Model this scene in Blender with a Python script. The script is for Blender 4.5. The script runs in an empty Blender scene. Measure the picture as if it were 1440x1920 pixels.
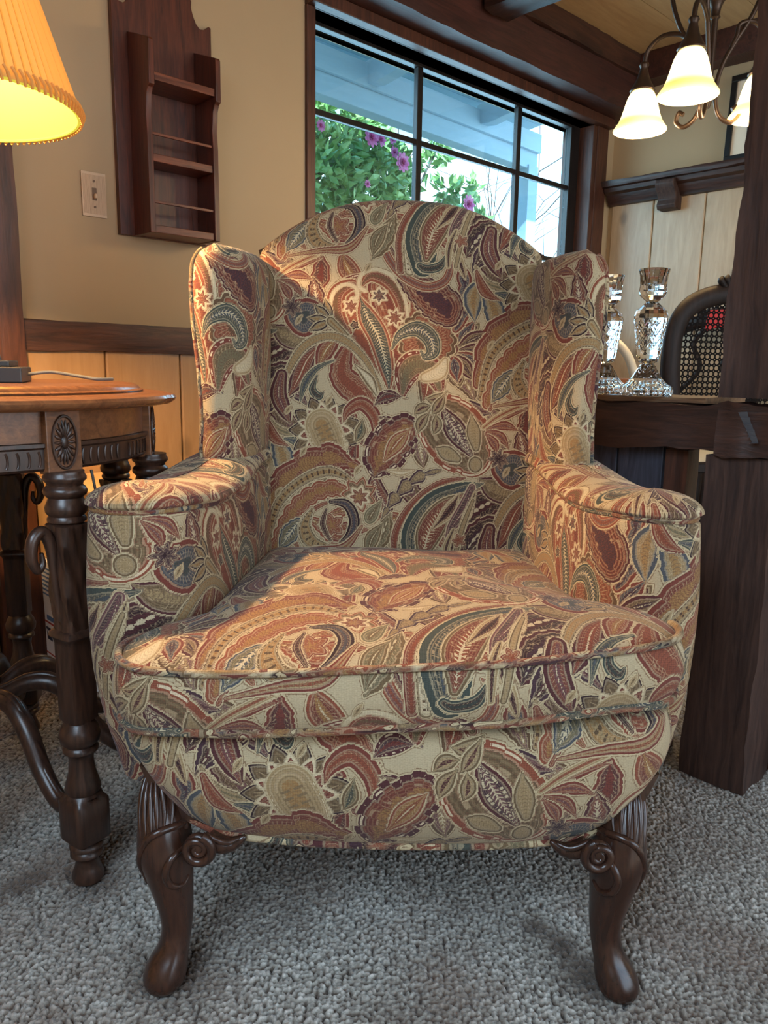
import bpy, bmesh, math, random
import numpy as np
from mathutils import Vector, Matrix
PI = math.pi
random.seed(7); rng = np.random.default_rng(11)
SC = bpy.context.scene
COL = SC.collection

# ------------------------------------------------------------------ camera model (1440 x 1920 frame)
FPX = 1443.0
TH = math.radians(10.56); RO = math.radians(0.96)
CAM = np.array([0., 0., .8])
_f = np.array([0, math.cos(TH), -math.sin(TH)]); _u = np.array([0, math.sin(TH), math.cos(TH)]); _r = np.array([1., 0, 0])
RIGHT = math.cos(RO)*_r + math.sin(RO)*_u; UP = -math.sin(RO)*_r + math.cos(RO)*_u; FWD = _f

# room frame: x runs along the window wall, y goes into that wall, z is up
P0 = np.array([-.99, 2.01, 0.])
A_U = math.radians(46.3)
U = np.array([math.sin(A_U), math.cos(A_U), 0]); V = np.array([U[1], -U[0], 0]); NIN = -V
ROT_ROOM = math.atan2(U[1], U[0])
LW = 2.868            # length of the window wall up to the corner
CEIL = 2.22

def rw(x, y, z=0.):   # room -> world
    p = P0 + U*x + NIN*y
    return (float(p[0]), float(p[1]), float(z))

def srgb(r, g, b):
    f = lambda c: (c/12.92 if c <= .04045 else ((c+.055)/1.055)**2.4)
    return tuple(f(c/255.) for c in (r, g, b))

# ------------------------------------------------------------------ objects
def tag(o, label=None, cat=None, group=None, kind=None):
    if label: o['label'] = label
    if cat: o['category'] = cat
    if group: o['group'] = group
    if kind: o['kind'] = kind
    return o

def thing(name, label, cat, loc=(0, 0, 0), rz=0., group=None):
    o = bpy.data.objects.new(name, None); COL.objects.link(o)
    o.empty_display_size = .05
    o.location = loc; o.rotation_euler = (0, 0, rz)
    return tag(o, label, cat, group)

def copy_tree(o, parent=None):
    c = o.copy(); COL.objects.link(c)
    c.parent = parent
    for ch in list(o.children): copy_tree(ch, c)
    return c

def catmull(pts, n=8, closed=False):
    P = [np.array(p, float) for p in pts]
    out = []
    m = len(P)
    rngi = range(m if closed else m-1)
    for i in rngi:
        if closed: a, b, c, d = P[(i-1) % m], P[i], P[(i+1) % m], P[(i+2) % m]
        else: a, b, c, d = P[max(i-1, 0)], P[i], P[i+1], P[min(i+2, m-1)]
        for k in range(n):
            t = k/n
            out.append(.5*((2*b)+(c-a)*t+(2*a-5*b+4*c-d)*t*t+(3*b-a-3*c+d)*t**3))
    if not closed: out.append(P[-1])
    return np.array(out)

def resample(poly, step=None, n=None, closed=False):
    P = np.asarray(poly, float)
    if closed: P = np.vstack([P, P[:1]])
    L = np.r_[0, np.cumsum(np.linalg.norm(np.diff(P, axis=0), axis=1))]
    if n is None: n = max(4, int(L[-1]/step))
    s = np.linspace(0, L[-1], n+1)
    R = np.stack([np.interp(s, L, P[:, k]) for k in range(P.shape[1])], 1)
    return R[:-1] if closed else R

class MB:
    def __init__(self): self.v = []; self.f = []
    def add(self, vs, fs):
        o = len(self.v)
        self.v.extend([tuple(float(c) for c in p) for p in vs]); self.f.extend([tuple(i+o for i in f) for f in fs])
        return self
    def box(self, x0, x1, y0, y1, z0, z1):
        vs = [(x, y, z) for z in (z0, z1) for y in (y0, y1) for x in (x0, x1)]
        return self.add(vs, [(0, 2, 3, 1), (4, 5, 7, 6), (0, 1, 5, 4), (2, 6, 7, 3), (0, 4, 6, 2), (1, 3, 7, 5)])
    def rough_box(self, x0, x1, y0, y1, z0, z1, axis, amp=.006, seg=14, seed=0, taper=0.):
        """hewn timber: a box cut along its axis whose corners wander"""
        r = np.random.default_rng(seed)
        lo = [x0, y0, z0]; hi = [x1, y1, z1]
        o1, o2 = [k for k in range(3) if k != axis]
        m = 3     # points per side
        ring = []
        for (a, b) in ((0, 0), (1, 0), (1, 1), (0, 1)):
            nx = ((1, 0), (1, 1), (0, 1), (0, 0))[((0, 0), (1, 0), (1, 1), (0, 1)).index((a, b))]
            for k in range(m): ring.append((a+(nx[0]-a)*k/m, b+(nx[1]-b)*k/m))
        N = len(ring)
        jit = r.normal(0, 1, (seg+1, N, 2))
        for i in range(1, seg+1): jit[i] = jit[i-1]*.72+jit[i]*.7
        vs = []
        for i in range(seg+1):
            t = i/seg
            for j, (a, b) in enumerate(ring):
                p = [0, 0, 0]
                p[axis] = lo[axis]+(hi[axis]-lo[axis])*t
                p[o1] = lo[o1]+(hi[o1]-lo[o1])*a + amp*jit[i, j, 0]
                p[o2] = lo[o2]+(hi[o2]-lo[o2])*b + amp*jit[i, j, 1]
                vs.append(p)
        fs = [tuple(range(N))[::-1], tuple(range(seg*N, seg*N+N))]
        for i in range(seg):
            for j in range(N):
                fs.append((i*N+j, i*N+(j+1) % N, (i+1)*N+(j+1) % N, (i+1)*N+j))
        return self.add(vs, fs)
    def tube(self, path, rad, n=10, closed=False, flat=1.0):
        P = np.asarray(path, float); M = len(P)
        R = np.full(M, rad) if np.isscalar(rad) else np.asarray(rad, float)
        if len(R) != M: R = np.interp(np.linspace(0, 1, M), np.linspace(0, 1, len(R)), R)
        T = np.gradient(P, axis=0) if not closed else (np.roll(P, -1, 0)-np.roll(P, 1, 0))
        T /= np.maximum(np.linalg.norm(T, axis=1, keepdims=True), 1e-9)
        ref = np.array([0, 0, 1.]) if abs(T[0][2]) < .9 else np.array([1., 0, 0])
        nrm = np.cross(T[0], ref); nrm /= np.linalg.norm(nrm)
        vs = []
        for i in range(M):
            nrm = nrm - T[i]*(nrm@T[i]); nrm /= max(np.linalg.norm(nrm), 1e-9)
            b = np.cross(T[i], nrm)
            for k in range(n):
                a = 2*PI*k/n
                vs.append(P[i]+R[i]*(math.cos(a)*nrm+flat*math.sin(a)*b))
        fs = []
        for i in range(M if closed else M-1):
            for k in range(n):
                i2 = (i+1) % M
                fs.append((i*n+k, i*n+(k+1) % n, i2*n+(k+1) % n, i2*n+k))
        if not closed: fs += [tuple(range(n))[::-1], tuple(range((M-1)*n, M*n))]
        return self.add(vs, fs)
    def lathe(self, prof, n=32, c=(0, 0), rf=None, caps=True):
        vs = []; fs = []
        M = len(prof)
        for i, (r, z) in enumerate(prof):
            for k in range(n):
                a = 2*PI*k/n
                rr = r if rf is None else rf(r, z, a)
                vs.append((c[0]+rr*math.cos(a), c[1]+rr*math.sin(a), z))
        for i in range(M-1):
            for k in range(n):
                fs.append((i*n+k, i*n+(k+1) % n, (i+1)*n+(k+1) % n, (i+1)*n+k))
        if caps: fs += [tuple(range(n))[::-1], tuple(range((M-1)*n, M*n))]
        return self.add(vs, fs)
    def prism(self, poly, axis, d0, d1):
        """outline (a, b) in the two axes that are not axis, pushed from d0 to d1"""
        o1, o2 = [k for k in range(3) if k != axis]
        n = len(poly); vs = []
        for d in (d0, d1):
            for a, b in poly:
                p = [0, 0, 0]; p[axis] = d; p[o1] = a; p[o2] = b; vs.append(p)
        fs = [tuple(range(n))[::-1], tuple(range(n, 2*n))]+[(k, (k+1) % n, n+(k+1) % n, n+k) for k in range(n)]
        return self.add(vs, fs)
    def loft(self, rings, caps=True):
        n = len(rings[0]); vs = [p for r in rings for p in r]; fs = []
        for i in range(len(rings)-1):
            for k in range(n):
                fs.append((i*n+k, i*n+(k+1) % n, (i+1)*n+(k+1) % n, (i+1)*n+k))
        if caps: fs += [tuple(range(n))[::-1], tuple(range((len(rings)-1)*n, len(rings)*n))]
        return self.add(vs, fs)
    def ball(self, c, r, n=14, s=(1, 1, 1)):
        prof = [(max(1e-4, math.sin(PI*i/n)), -math.cos(PI*i/n)) for i in range(n+1)]
        b = MB().lathe(prof, n+4)
        return self.add([(c[0]+r*s[0]*x, c[1]+r*s[1]*y, c[2]+r*s[2]*z) for x, y, z in b.v], b.f)
    def xf(self, fn):
        self.v = [tuple(fn(np.array(p))) for p in self.v]; return self
    def build(self, name, mat, parent=None, origin=(0, 0, 0), loc=None, rz=0., smooth=True, ang=40, bevel=0., recalc=True):
        me = bpy.data.meshes.new(name)
        V = np.array(self.v) - np.array(origin)
        me.from_pydata(V.tolist(), [], self.f)
        if recalc:
            bm = bmesh.new(); bm.from_mesh(me)
            bmesh.ops.recalc_face_normals(bm, faces=bm.faces)
            bm.to_mesh(me); bm.free()
        o = bpy.data.objects.new(name, me); COL.objects.link(o)
        if mat: me.materials.append(mat)
        if smooth:
            me.shade_smooth()
            me.set_sharp_from_angle(angle=math.radians(ang))
        if bevel:
            b = o.modifiers.new('bevel', 'BEVEL'); b.width = bevel; b.segments = 2; b.limit_method = 'ANGLE'; b.angle_limit = math.radians(35)
        if parent: o.parent = parent
        if loc is not None: o.location = loc
        o.rotation_euler = (0, 0, rz)
        return o
    def room(self, name, mat, kind='structure', **k):
        """a piece of the setting built in the room frame"""
        o = self.build(name, mat, loc=(P0[0], P0[1], 0), rz=ROT_ROOM, **k)
        if kind: o['kind'] = kind
        return o

# ------------------------------------------------------------------ node helper
class NT:
    def __init__(self, name):
        self.m = bpy.data.materials.new(name); self.m.use_nodes = True
        self.t = self.m.node_tree; self.t.nodes.clear()
        self.out = self.t.nodes.new('ShaderNodeOutputMaterial')
    def n(self, typ, **props):
        x = self.t.nodes.new(typ)
        for k, v in props.items(): setattr(x, k, v)
        return x
    def link(self, a, b): self.t.links.new(a, b)
    def put(self, sock, val):
        if isinstance(val, bpy.types.NodeSocket): self.link(val, sock)
        elif isinstance(val, (tuple, list)) and len(val) == 3 and sock.type == 'RGBA': sock.default_value = (*val, 1)
        else: sock.default_value = val
    def math(self, op, a, b=0., c=0.):
        x = self.n('ShaderNodeMath', operation=op)
        for s, v in zip(x.inputs, (a, b, c)): self.put(s, v)
        return x.outputs[0]
    def mix(self, f, a, b, blend='MIX'):
        x = self.n('ShaderNodeMix', data_type='RGBA', blend_type=blend)
        self.put(x.inputs[0], f); self.put(x.inputs[6], a); self.put(x.inputs[7], b)
        return x.outputs[2]
    def attr(self, name, out='Fac'):
        x = self.n('ShaderNodeAttribute', attribute_name=name); return x.outputs[out]
    def co(self, which='Object', scale=(1, 1, 1), rot=(0, 0, 0), loc=(0, 0, 0), src=None):
        m = self.n('ShaderNodeMapping')
        if src is None: src = self.n('ShaderNodeTexCoord').outputs[which]
        self.link(src, m.inputs[0])
        m.inputs['Location'].default_value = loc; m.inputs['Rotation'].default_value = rot; m.inputs['Scale'].default_value = scale
        return m.outputs[0]
    def noise(self, vec, scale=5., detail=4., rough=.55, dist=0., out='Fac'):
        x = self.n('ShaderNodeTexNoise'); self.link(vec, x.inputs['Vector'])
        x.inputs['Scale'].default_value = scale; x.inputs['Detail'].default_value = detail
        x.inputs['Roughness'].default_value = rough; x.inputs['Distortion'].default_value = dist
        return x.outputs[out]
    def voro(self, vec, scale=5., feature='F1', out='Distance', rand=1., dim='3D'):
        x = self.n('ShaderNodeTexVoronoi', feature=feature, voronoi_dimensions=dim); self.link(vec, x.inputs['Vector'])
        x.inputs['Scale'].default_value = scale; x.inputs['Randomness'].default_value = rand
        return x.outputs[out]
    def ramp(self, f, stops, interp='LINEAR'):
        x = self.n('ShaderNodeValToRGB'); self.put(x.inputs[0], f)
        cr = x.color_ramp; cr.interpolation = interp
        while len(cr.elements) < len(stops): cr.elements.new(.5)
        for e, (p, c) in zip(cr.elements, stops):
            e.position = p; e.color = (*c, 1) if len(c) == 3 else c
        return x.outputs[0]
    def rng(self, v, a, b, c=0., d=1.):
        x = self.n('ShaderNodeMapRange')
        self.put(x.inputs[0], v)
        for i, q in zip((1, 2, 3, 4), (a, b, c, d)): self.put(x.inputs[i], q)
        return x.outputs[0]
    def bump(self, h, strength=.3, dist=.002, normal=None):
        x = self.n('ShaderNodeBump'); self.link(h, x.inputs['Height'])
        x.inputs['Strength'].default_value = strength; x.inputs['Distance'].default_value = dist
        if normal: self.link(normal, x.inputs['Normal'])
        return x.outputs[0]
    def pbr(self, col, rough=.5, normal=None, **k):
        p = self.n('ShaderNodeBsdfPrincipled')
        self.put(p.inputs['Base Color'], col); self.put(p.inputs['Roughness'], rough)
        if normal is not None: self.link(normal, p.inputs['Normal'])
        for kk, vv in k.items(): self.put(p.inputs[kk.replace('_', ' ')], vv)
        self.link(p.outputs[0], self.out.inputs[0])
        return self.m
    def surf(self, sh): self.link(sh, self.out.inputs[0]); return self.m

def wood(name, dark, light, axis='z', scale=1., rough=.45, bump=.25, contrast=(.35, .7), knots=0., island=0., spec=.5, streak=14., kflat=None):
    t = NT(name)
    s = {'x': (1.2, streak, streak), 'y': (streak, 1.2, streak), 'z': (streak, streak, 1.2)}[axis]
    base = t.n('ShaderNodeTexCoord').outputs['Object']
    if island:
        g = t.n('ShaderNodeNewGeometry').outputs['Random Per Island']
        cmb = t.n('ShaderNodeCombineXYZ');
        for k in range(3): t.put(cmb.inputs[k], t.math('MULTIPLY', g, 7.3+k*3.1))
        va = t.n('ShaderNodeVectorMath', operation='ADD'); t.link(base, va.inputs[0]); t.link(cmb.outputs[0], va.inputs[1]); base = va.outputs[0]
    v = t.co(scale=s, src=base)
    n1 = t.noise(v, 3.*scale, 6, .6, 1.6)
    n2 = t.noise(v, 16.*scale, 3, .6)
    g1 = t.math('ADD', t.math('MULTIPLY', n1, .78), t.math('MULTIPLY', n2, .22))
    c = t.ramp(g1, [(contrast[0], dark), (contrast[1], light)])
    big = t.noise(t.co(scale=(2, 2, 2), src=base), 1.6, 3)
    c = t.mix(t.rng(big, .3, .7, 0, .35), c, dark)
    if knots:
        kv = t.co(scale=(1, 1, .62) if axis == 'z' else (.62, 1, 1), src=base)
        if kflat:
            s3 = t.n('ShaderNodeSeparateXYZ'); t.link(t.n('ShaderNodeTexCoord').outputs['Object'], s3.inputs[0])
            c3 = t.n('ShaderNodeCombineXYZ'); a3, b3 = {'x': (1, 2), 'y': (0, 2), 'z': (1, 0)}[kflat]
            t.link(s3.outputs[a3], c3.inputs[0]); t.put(c3.inputs[1], t.math('MULTIPLY', s3.outputs[b3], .62)); kv = c3.outputs[0]
        wob = t.noise(t.co(scale=(30, 30, 30)), 1., 2)
        d = t.math('ADD', t.voro(kv, knots, dim='2D' if kflat else '3D'), t.math('MULTIPLY', t.math('SUBTRACT', wob, .5), .03))
        f = t.rng(d, .03, .085, 1, 0)
        c = t.mix(t.math('MULTIPLY', f, .75), c, tuple(q*.30 for q in light))
    if island:
        c = t.mix(t.math('MULTIPLY', g, island), c, tuple(q*.6 for q in light))
    nb = t.bump(g1, bump, .003)
    return t.pbr(c, rough, nb, Specular_IOR_Level=spec)

def plain(name, col, rough=.5, metal=0., nz=0., **k):
    t = NT(name)
    v = t.co()
    c = col
    n1 = t.noise(v, 40, 4)
    c = t.mix(t.math('MULTIPLY', n1, .25), col, tuple(q*.72 for q in col))
    nb = t.bump(t.noise(v, 90, 3), nz, .002) if nz else None
    return t.pbr(c, rough, nb, Metallic=metal, **k)
# ------------------------------------------------------------------ materials
M = {}
M['wall_paint'] = (lambda t: t.pbr(t.mix(t.noise(t.co(), 3, 4), srgb(178, 153, 118), srgb(168, 143, 110)), .75, t.bump(t.noise(t.co(), 60, 4), .12, .002)))(NT('painted_plaster'))
M['dark_timber_z'] = wood('dark_timber_upright', srgb(44, 30, 26), srgb(84, 60, 50), 'z', 1., .6, .5, spec=.3)
M['dark_timber_x'] = wood('dark_timber_long', srgb(44, 26, 20), srgb(94, 56, 40), 'x', 1., .5, .5)
M['dark_timber_y'] = wood('dark_timber_cross', srgb(36, 23, 20), srgb(78, 48, 37), 'y', 1., .42, .5)
M['red_timber_x'] = wood('red_brown_timber', srgb(46, 25, 21), srgb(88, 48, 38), 'x', 1., .5, .35)
M['red_timber_z'] = wood('red_brown_upright', srgb(52, 28, 20), srgb(100, 58, 40), 'z', 1., .45, .35)
M['pine'] = wood('pine_boards', srgb(154, 117, 78), srgb(186, 151, 110), 'z', .8, .38, .12, (.3, .75), knots=3.2, kflat='y', island=.35, streak=9.)
M['pine_pale'] = wood('pickled_pine_boards', srgb(162, 134, 102), srgb(196, 170, 138), 'z', .8, .36, .12, (.3, .75), knots=3.4, kflat='x', island=.25, streak=9.)
M['cap'] = wood('worn_plank', srgb(84, 60, 46), srgb(150, 118, 88), 'y', 1., .3, .2)
M['pine_ceiling'] = wood('pine_ceiling_boards', srgb(176, 138, 92), srgb(212, 176, 126), 'x', .8, .5, .15, (.3, .75), knots=2.6, kflat='z', island=.35, streak=9.)
M['spice'] = wood('spice_rack_wood', srgb(54, 27, 20), srgb(112, 56, 38), 'z', 1.2, .38, .15)
M['spice_x'] = wood('spice_rack_shelf_wood', srgb(70, 34, 24), srgb(136, 74, 48), 'x', 1.2, .38, .15)
M['walnut'] = wood('carved_walnut', srgb(34, 22, 18), srgb(82, 54, 40), 'z', 1.6, .33, .12)
M['mahogany'] = wood('mahogany_leg', srgb(40, 24, 18), srgb(70, 43, 31), 'z', 1.4, .26, .08)
M['table_top'] = wood('table_top_veneer', srgb(92, 58, 38), srgb(134, 88, 55), 'x', 1.2, .22, .06)
M['apron_wood'] = wood('apron_veneer', srgb(82, 50, 32), srgb(138, 90, 56), 'x', 1.4, .3, .08)
M['dining_wood'] = wood('dining_table_wood', srgb(120, 70, 46), srgb(170, 108, 74), 'x', 1.2, .3, .06)
M['cane_frame'] = wood('black_brown_chair_wood', srgb(20, 14, 12), srgb(44, 31, 27), 'z', 1.4, .55, .1, spec=.2)
M['window_dark'] = wood('window_sash_wood', srgb(18, 15, 15), srgb(40, 32, 30), 'z', 1., .4, .2)
M['bronze'] = plain('oil_rubbed_bronze', srgb(72, 56, 46), .38, .7)
M['switch'] = plain('ivory_plastic', srgb(204, 174, 142), .35)
M['switch_dark'] = plain('switch_slot_shadow', srgb(112, 84, 62), .6)
M['black'] = plain('black_frame_lacquer', srgb(20, 18, 18), .35)
M['mat_board'] = plain('white_mat_board', srgb(220, 208, 188), .8)
M['print'] = plain('faded_grey_print', srgb(96, 88, 80), .7)
M['cord'] = plain('grey_cord_rubber', srgb(86, 84, 80), .5)
M['lamp_base'] = plain('dark_bronze_lamp_base', srgb(52, 46, 42), .4, .3)
M['white_card'] = plain('white_mailer_card', srgb(236, 240, 246), .6)
M['blue_ink'] = plain('blue_print_ink', srgb(96, 132, 184), .6)
M['navy_ink'] = plain('navy_print_ink', srgb(30, 44, 74), .6)
M['red_ink'] = plain('red_print_ink', srgb(176, 60, 56), .6)
M['cardboard'] = plain('tan_cardboard', srgb(216, 176, 124), .7)
M['red_cloth'] = plain('red_cloth', srgb(176, 38, 36), .8)
M['pale_wood'] = plain('pale_bentwood', srgb(206, 192, 166), .4)
M['eave'] = (lambda t: t.pbr(t.mix(t.noise(t.co(scale=(1, 9, 9)), 4, 4), srgb(180, 204, 220), srgb(156, 184, 204)), .6))(NT('pale_blue_painted_wood'))
M['house_white'] = plain('white_house_paint', srgb(232, 234, 232), .7)
M['house_glass'] = plain('house_window_dark', srgb(110, 150, 170), .2)
M['leaf'] = (lambda t: t.pbr(t.mix(t.n('ShaderNodeNewGeometry').outputs['Random Per Island'], srgb(84, 132, 66), srgb(168, 200, 124)), .35))(NT('camellia_leaf'))
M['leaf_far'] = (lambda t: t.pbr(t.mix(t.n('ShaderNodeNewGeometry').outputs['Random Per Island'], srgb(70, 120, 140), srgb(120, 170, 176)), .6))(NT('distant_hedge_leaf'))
M['petal'] = (lambda t: t.pbr(t.mix(t.n('ShaderNodeNewGeometry').outputs['Random Per Island'], srgb(206, 70, 140), srgb(232, 128, 180)), .5))(NT('pink_petal'))
M['bark'] = plain('grey_bark', srgb(96, 84, 78), .8)
M['soil'] = plain('garden_soil', srgb(120, 120, 100), .9)

def glass(name, tint=(1, 1, 1), gloss=.06):
    t = NT(name)
    tr = t.n('ShaderNodeBsdfTransparent'); t.put(tr.inputs[0], tint)
    gl = t.n('ShaderNodeBsdfGlossy'); gl.inputs['Roughness'].default_value = .02
    fr = t.n('ShaderNodeLayerWeight'); fr.inputs[0].default_value = .12
    mx = t.n('ShaderNodeMixShader')
    t.put(mx.inputs[0], t.math('MULTIPLY_ADD', fr.outputs[1], .5, gloss)); t.link(tr.outputs[0], mx.inputs[1]); t.link(gl.outputs[0], mx.inputs[2])
    return t.surf(mx.outputs[0])
M['pane'] = glass('window_glass', (.76, .93, 1.0), .03)
t = NT('cut_crystal')
xyz = t.n('ShaderNodeSeparateXYZ'); t.link(t.n('ShaderNodeTexCoord').outputs['Object'], xyz.inputs[0])
an = t.math('MULTIPLY', t.math('ARCTAN2', xyz.outputs[1], xyz.outputs[0]), 6.)
zz = t.math('MULTIPLY', xyz.outputs[2], 150.)
dia = t.math('MINIMUM', t.math('ABSOLUTE', t.math('SINE', t.math('ADD', an, zz))), t.math('ABSOLUTE', t.math('SINE', t.math('SUBTRACT', an, zz))))
body = t.math('MULTIPLY', t.math('GREATER_THAN', xyz.outputs[2], .092), t.math('LESS_THAN', xyz.outputs[2], .150))
foot = t.math('LESS_THAN', xyz.outputs[2], .030)
hgt = t.math('ADD', t.math('MULTIPLY', body, t.math('MINIMUM', dia, .35)), t.math('MULTIPLY', foot, t.math('ABSOLUTE', t.math('SINE', t.math('MULTIPLY', an, 2.)))))
M['crystal'] = t.pbr((.93, .97, 1), .015, t.bump(hgt, .5, .004), Transmission_Weight=1., IOR=1.5)

# pleated shade: warm cloth lit from the inside
def shade_mat(name, col, trans, emit, es, pleats=0):
    t = NT(name)
    if pleats:            # crease shade painted into colour and glow, as where cloth doubles at a fold
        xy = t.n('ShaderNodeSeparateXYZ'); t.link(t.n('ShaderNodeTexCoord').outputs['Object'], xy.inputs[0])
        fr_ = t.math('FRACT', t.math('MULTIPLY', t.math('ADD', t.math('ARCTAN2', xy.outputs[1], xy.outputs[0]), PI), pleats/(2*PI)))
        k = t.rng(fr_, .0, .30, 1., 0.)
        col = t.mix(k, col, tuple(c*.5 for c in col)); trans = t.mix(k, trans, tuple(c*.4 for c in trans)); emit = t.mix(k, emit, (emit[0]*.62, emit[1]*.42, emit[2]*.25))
    d = t.n('ShaderNodeBsdfDiffuse'); t.put(d.inputs[0], col)
    tr = t.n('ShaderNodeBsdfTranslucent'); t.put(tr.inputs[0], trans)
    mx = t.n('ShaderNodeMixShader'); mx.inputs[0].default_value = .45
    t.link(d.outputs[0], mx.inputs[1]); t.link(tr.outputs[0], mx.inputs[2])
    e = t.n('ShaderNodeEmission'); t.put(e.inputs[0], emit); e.inputs[1].default_value = es
    a = t.n('ShaderNodeAddShader'); t.link(mx.outputs[0], a.inputs[0]); t.link(e.outputs[0], a.inputs[1])
    return t.surf(a.outputs[0])
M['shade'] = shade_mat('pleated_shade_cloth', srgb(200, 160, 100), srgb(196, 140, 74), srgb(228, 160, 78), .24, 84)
M['shade_in'] = shade_mat('shade_lining', srgb(130, 120, 50), srgb(110, 96, 40), srgb(250, 240, 84), .62)
M['shade_trim'] = shade_mat('shade_braid', srgb(214, 166, 96), srgb(220, 160, 80), srgb(200, 120, 40), .12)

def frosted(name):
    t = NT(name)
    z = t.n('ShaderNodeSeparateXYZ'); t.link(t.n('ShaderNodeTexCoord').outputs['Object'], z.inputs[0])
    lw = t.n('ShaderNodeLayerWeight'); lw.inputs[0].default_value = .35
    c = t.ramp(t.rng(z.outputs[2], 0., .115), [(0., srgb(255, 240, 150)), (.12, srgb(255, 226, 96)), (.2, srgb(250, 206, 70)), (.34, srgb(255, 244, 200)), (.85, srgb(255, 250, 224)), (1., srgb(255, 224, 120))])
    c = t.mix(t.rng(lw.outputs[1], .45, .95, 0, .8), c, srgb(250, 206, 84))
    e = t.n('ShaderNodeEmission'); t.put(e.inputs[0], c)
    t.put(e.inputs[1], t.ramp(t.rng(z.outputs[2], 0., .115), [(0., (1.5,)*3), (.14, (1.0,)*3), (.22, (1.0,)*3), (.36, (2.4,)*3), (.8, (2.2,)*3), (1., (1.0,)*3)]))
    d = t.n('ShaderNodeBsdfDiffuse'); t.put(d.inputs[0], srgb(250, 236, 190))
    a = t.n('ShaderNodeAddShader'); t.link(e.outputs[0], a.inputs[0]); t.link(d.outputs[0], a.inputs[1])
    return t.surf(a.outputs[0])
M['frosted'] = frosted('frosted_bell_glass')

# woven cane: round holes in a square weave, open to the light
t = NT('woven_cane')
sx = t.n('ShaderNodeSeparateXYZ'); t.link(t.co(scale=(1/.0165,)*3), sx.inputs[0])
def cell(off):
    fx = t.math('SUBTRACT', t.math('FRACT', t.math('ADD', sx.outputs[0], off)), .5); fz = t.math('SUBTRACT', t.math('FRACT', t.math('ADD', sx.outputs[2], off)), .5)
    return t.math('SQRT', t.math('ADD', t.math('POWER', fx, 2.), t.math('POWER', fz, 2.)))
hole = t.math('MAXIMUM', t.math('LESS_THAN', cell(0.), .35), t.math('LESS_THAN', cell(.5), .09))
p = t.n('ShaderNodeBsdfPrincipled'); t.put(p.inputs['Base Color'], srgb(20, 15, 13)); p.inputs['Roughness'].default_value = .8; p.inputs['Specular IOR Level'].default_value = .1
tr = t.n('ShaderNodeBsdfTransparent'); mx = t.n('ShaderNodeMixShader')
t.link(hole, mx.inputs[0]); t.link(p.outputs[0], mx.inputs[1]); t.link(tr.outputs[0], mx.inputs[2])
M['cane'] = t.surf(mx.outputs[0])

# carpet: cut pile tufts
t = NT('cut_pile_carpet')
v = t.co()
tuft = t.attr('tuft')
big = t.noise(v, 3.2, 4); mid = t.noise(v, 24, 4)
cid = t.voro(v, 150, 'F1', 'Color')
sc = t.n('ShaderNodeSeparateColor'); t.link(cid, sc.inputs[0])
c = t.ramp(tuft, [(0., srgb(46, 36, 30)), (.28, srgb(94, 84, 76)), (.6, srgb(154, 151, 142)), (1., srgb(206, 202, 194))])  # crevices between tufts shaded dark in the colour, tips lightened
c = t.mix(t.rng(sc.outputs[0], 0, 1, 0, .35), c, srgb(110, 98, 86))
c = t.mix(t.rng(big, .48, .68, 0, .6), c, srgb(112, 90, 76))  # random brown patches, strengthened to suggest warm light on the pile
fine = t.noise(v, 420, 3)
nb = t.bump(fine, .5, .003)
nb = t.bump(t.voro(v, 150), .5, .004, nb)
M['carpet'] = t.pbr(c, .92, nb, Specular_IOR_Level=.15, Sheen_Weight=.25)
M['chip_sheen'] = plain('chip_sheen_grey', srgb(84, 84, 88), .3)  # grey that paints the sheen on the chipped beam end
# ------------------------------------------------------------------ paisley tapestry
# The cloth repeats on a half-drop lattice. Every motif is a tapered stroke (or a rosette) on that lattice, measured in
# metres on the cloth; at each vertex of an upholstered mesh the topmost motif leaves its band depth and its colours.
RUST = srgb(146, 82, 60); BRICK = srgb(126, 66, 54); BURG = srgb(90, 50, 50); PLUM = srgb(78, 54, 60)
OLIVE = srgb(118, 96, 68); BROWN = srgb(106, 80, 58); GOLD = srgb(168, 128, 80); TAN = srgb(172, 146, 106)
TEAL = srgb(74, 80, 72); SLATE = srgb(86, 88, 92); CREAM = srgb(222, 204, 166); DK = srgb(58, 38, 40); SAGE = srgb(124, 114, 86); MAUVE = srgb(122, 84, 82)
MPP = .00104
LAT_A = (378*MPP, -272*MPP); LAT_H = 545*MPP
def pxm(p): return ((p[0]-755)*MPP, (1030-p[1])*MPP)
MOT = []
def S(pts, r, rim, fill, core=None, serr=0, amp=.3, dots=0, vein=0, rimw=.006, sm=6, hatch=1, side=0):
    """tapered stroke; serr = teeth length in px (0 none, negative = scallops)"""
    p = np.array([pxm(q) for q in pts]); rr = np.array(r, float)*MPP
    q = catmull(np.c_[p, rr], sm); q[:, 2] = np.maximum(q[:, 2], 1e-5)
    MOT.append(dict(k='s', q=q, rim=rim, fill=fill, core=core or fill, serr=serr*MPP, amp=amp, dots=dots, vein=vein, rimw=rimw, R=max(rr), hatch=hatch))
def F(c, r, n, rim, fill, core=None, amp=.2, dots=0, rimw=.006, sharp=1, ph=0., vein=0):
    MOT.append(dict(k='f', c=np.array(pxm(c)), r=r*MPP, n=n, rim=rim, fill=fill, core=core or fill, amp=amp, dots=dots, vein=vein, rimw=rimw, R=r*MPP, sharp=sharp, ph=ph, hatch=1))

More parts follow.
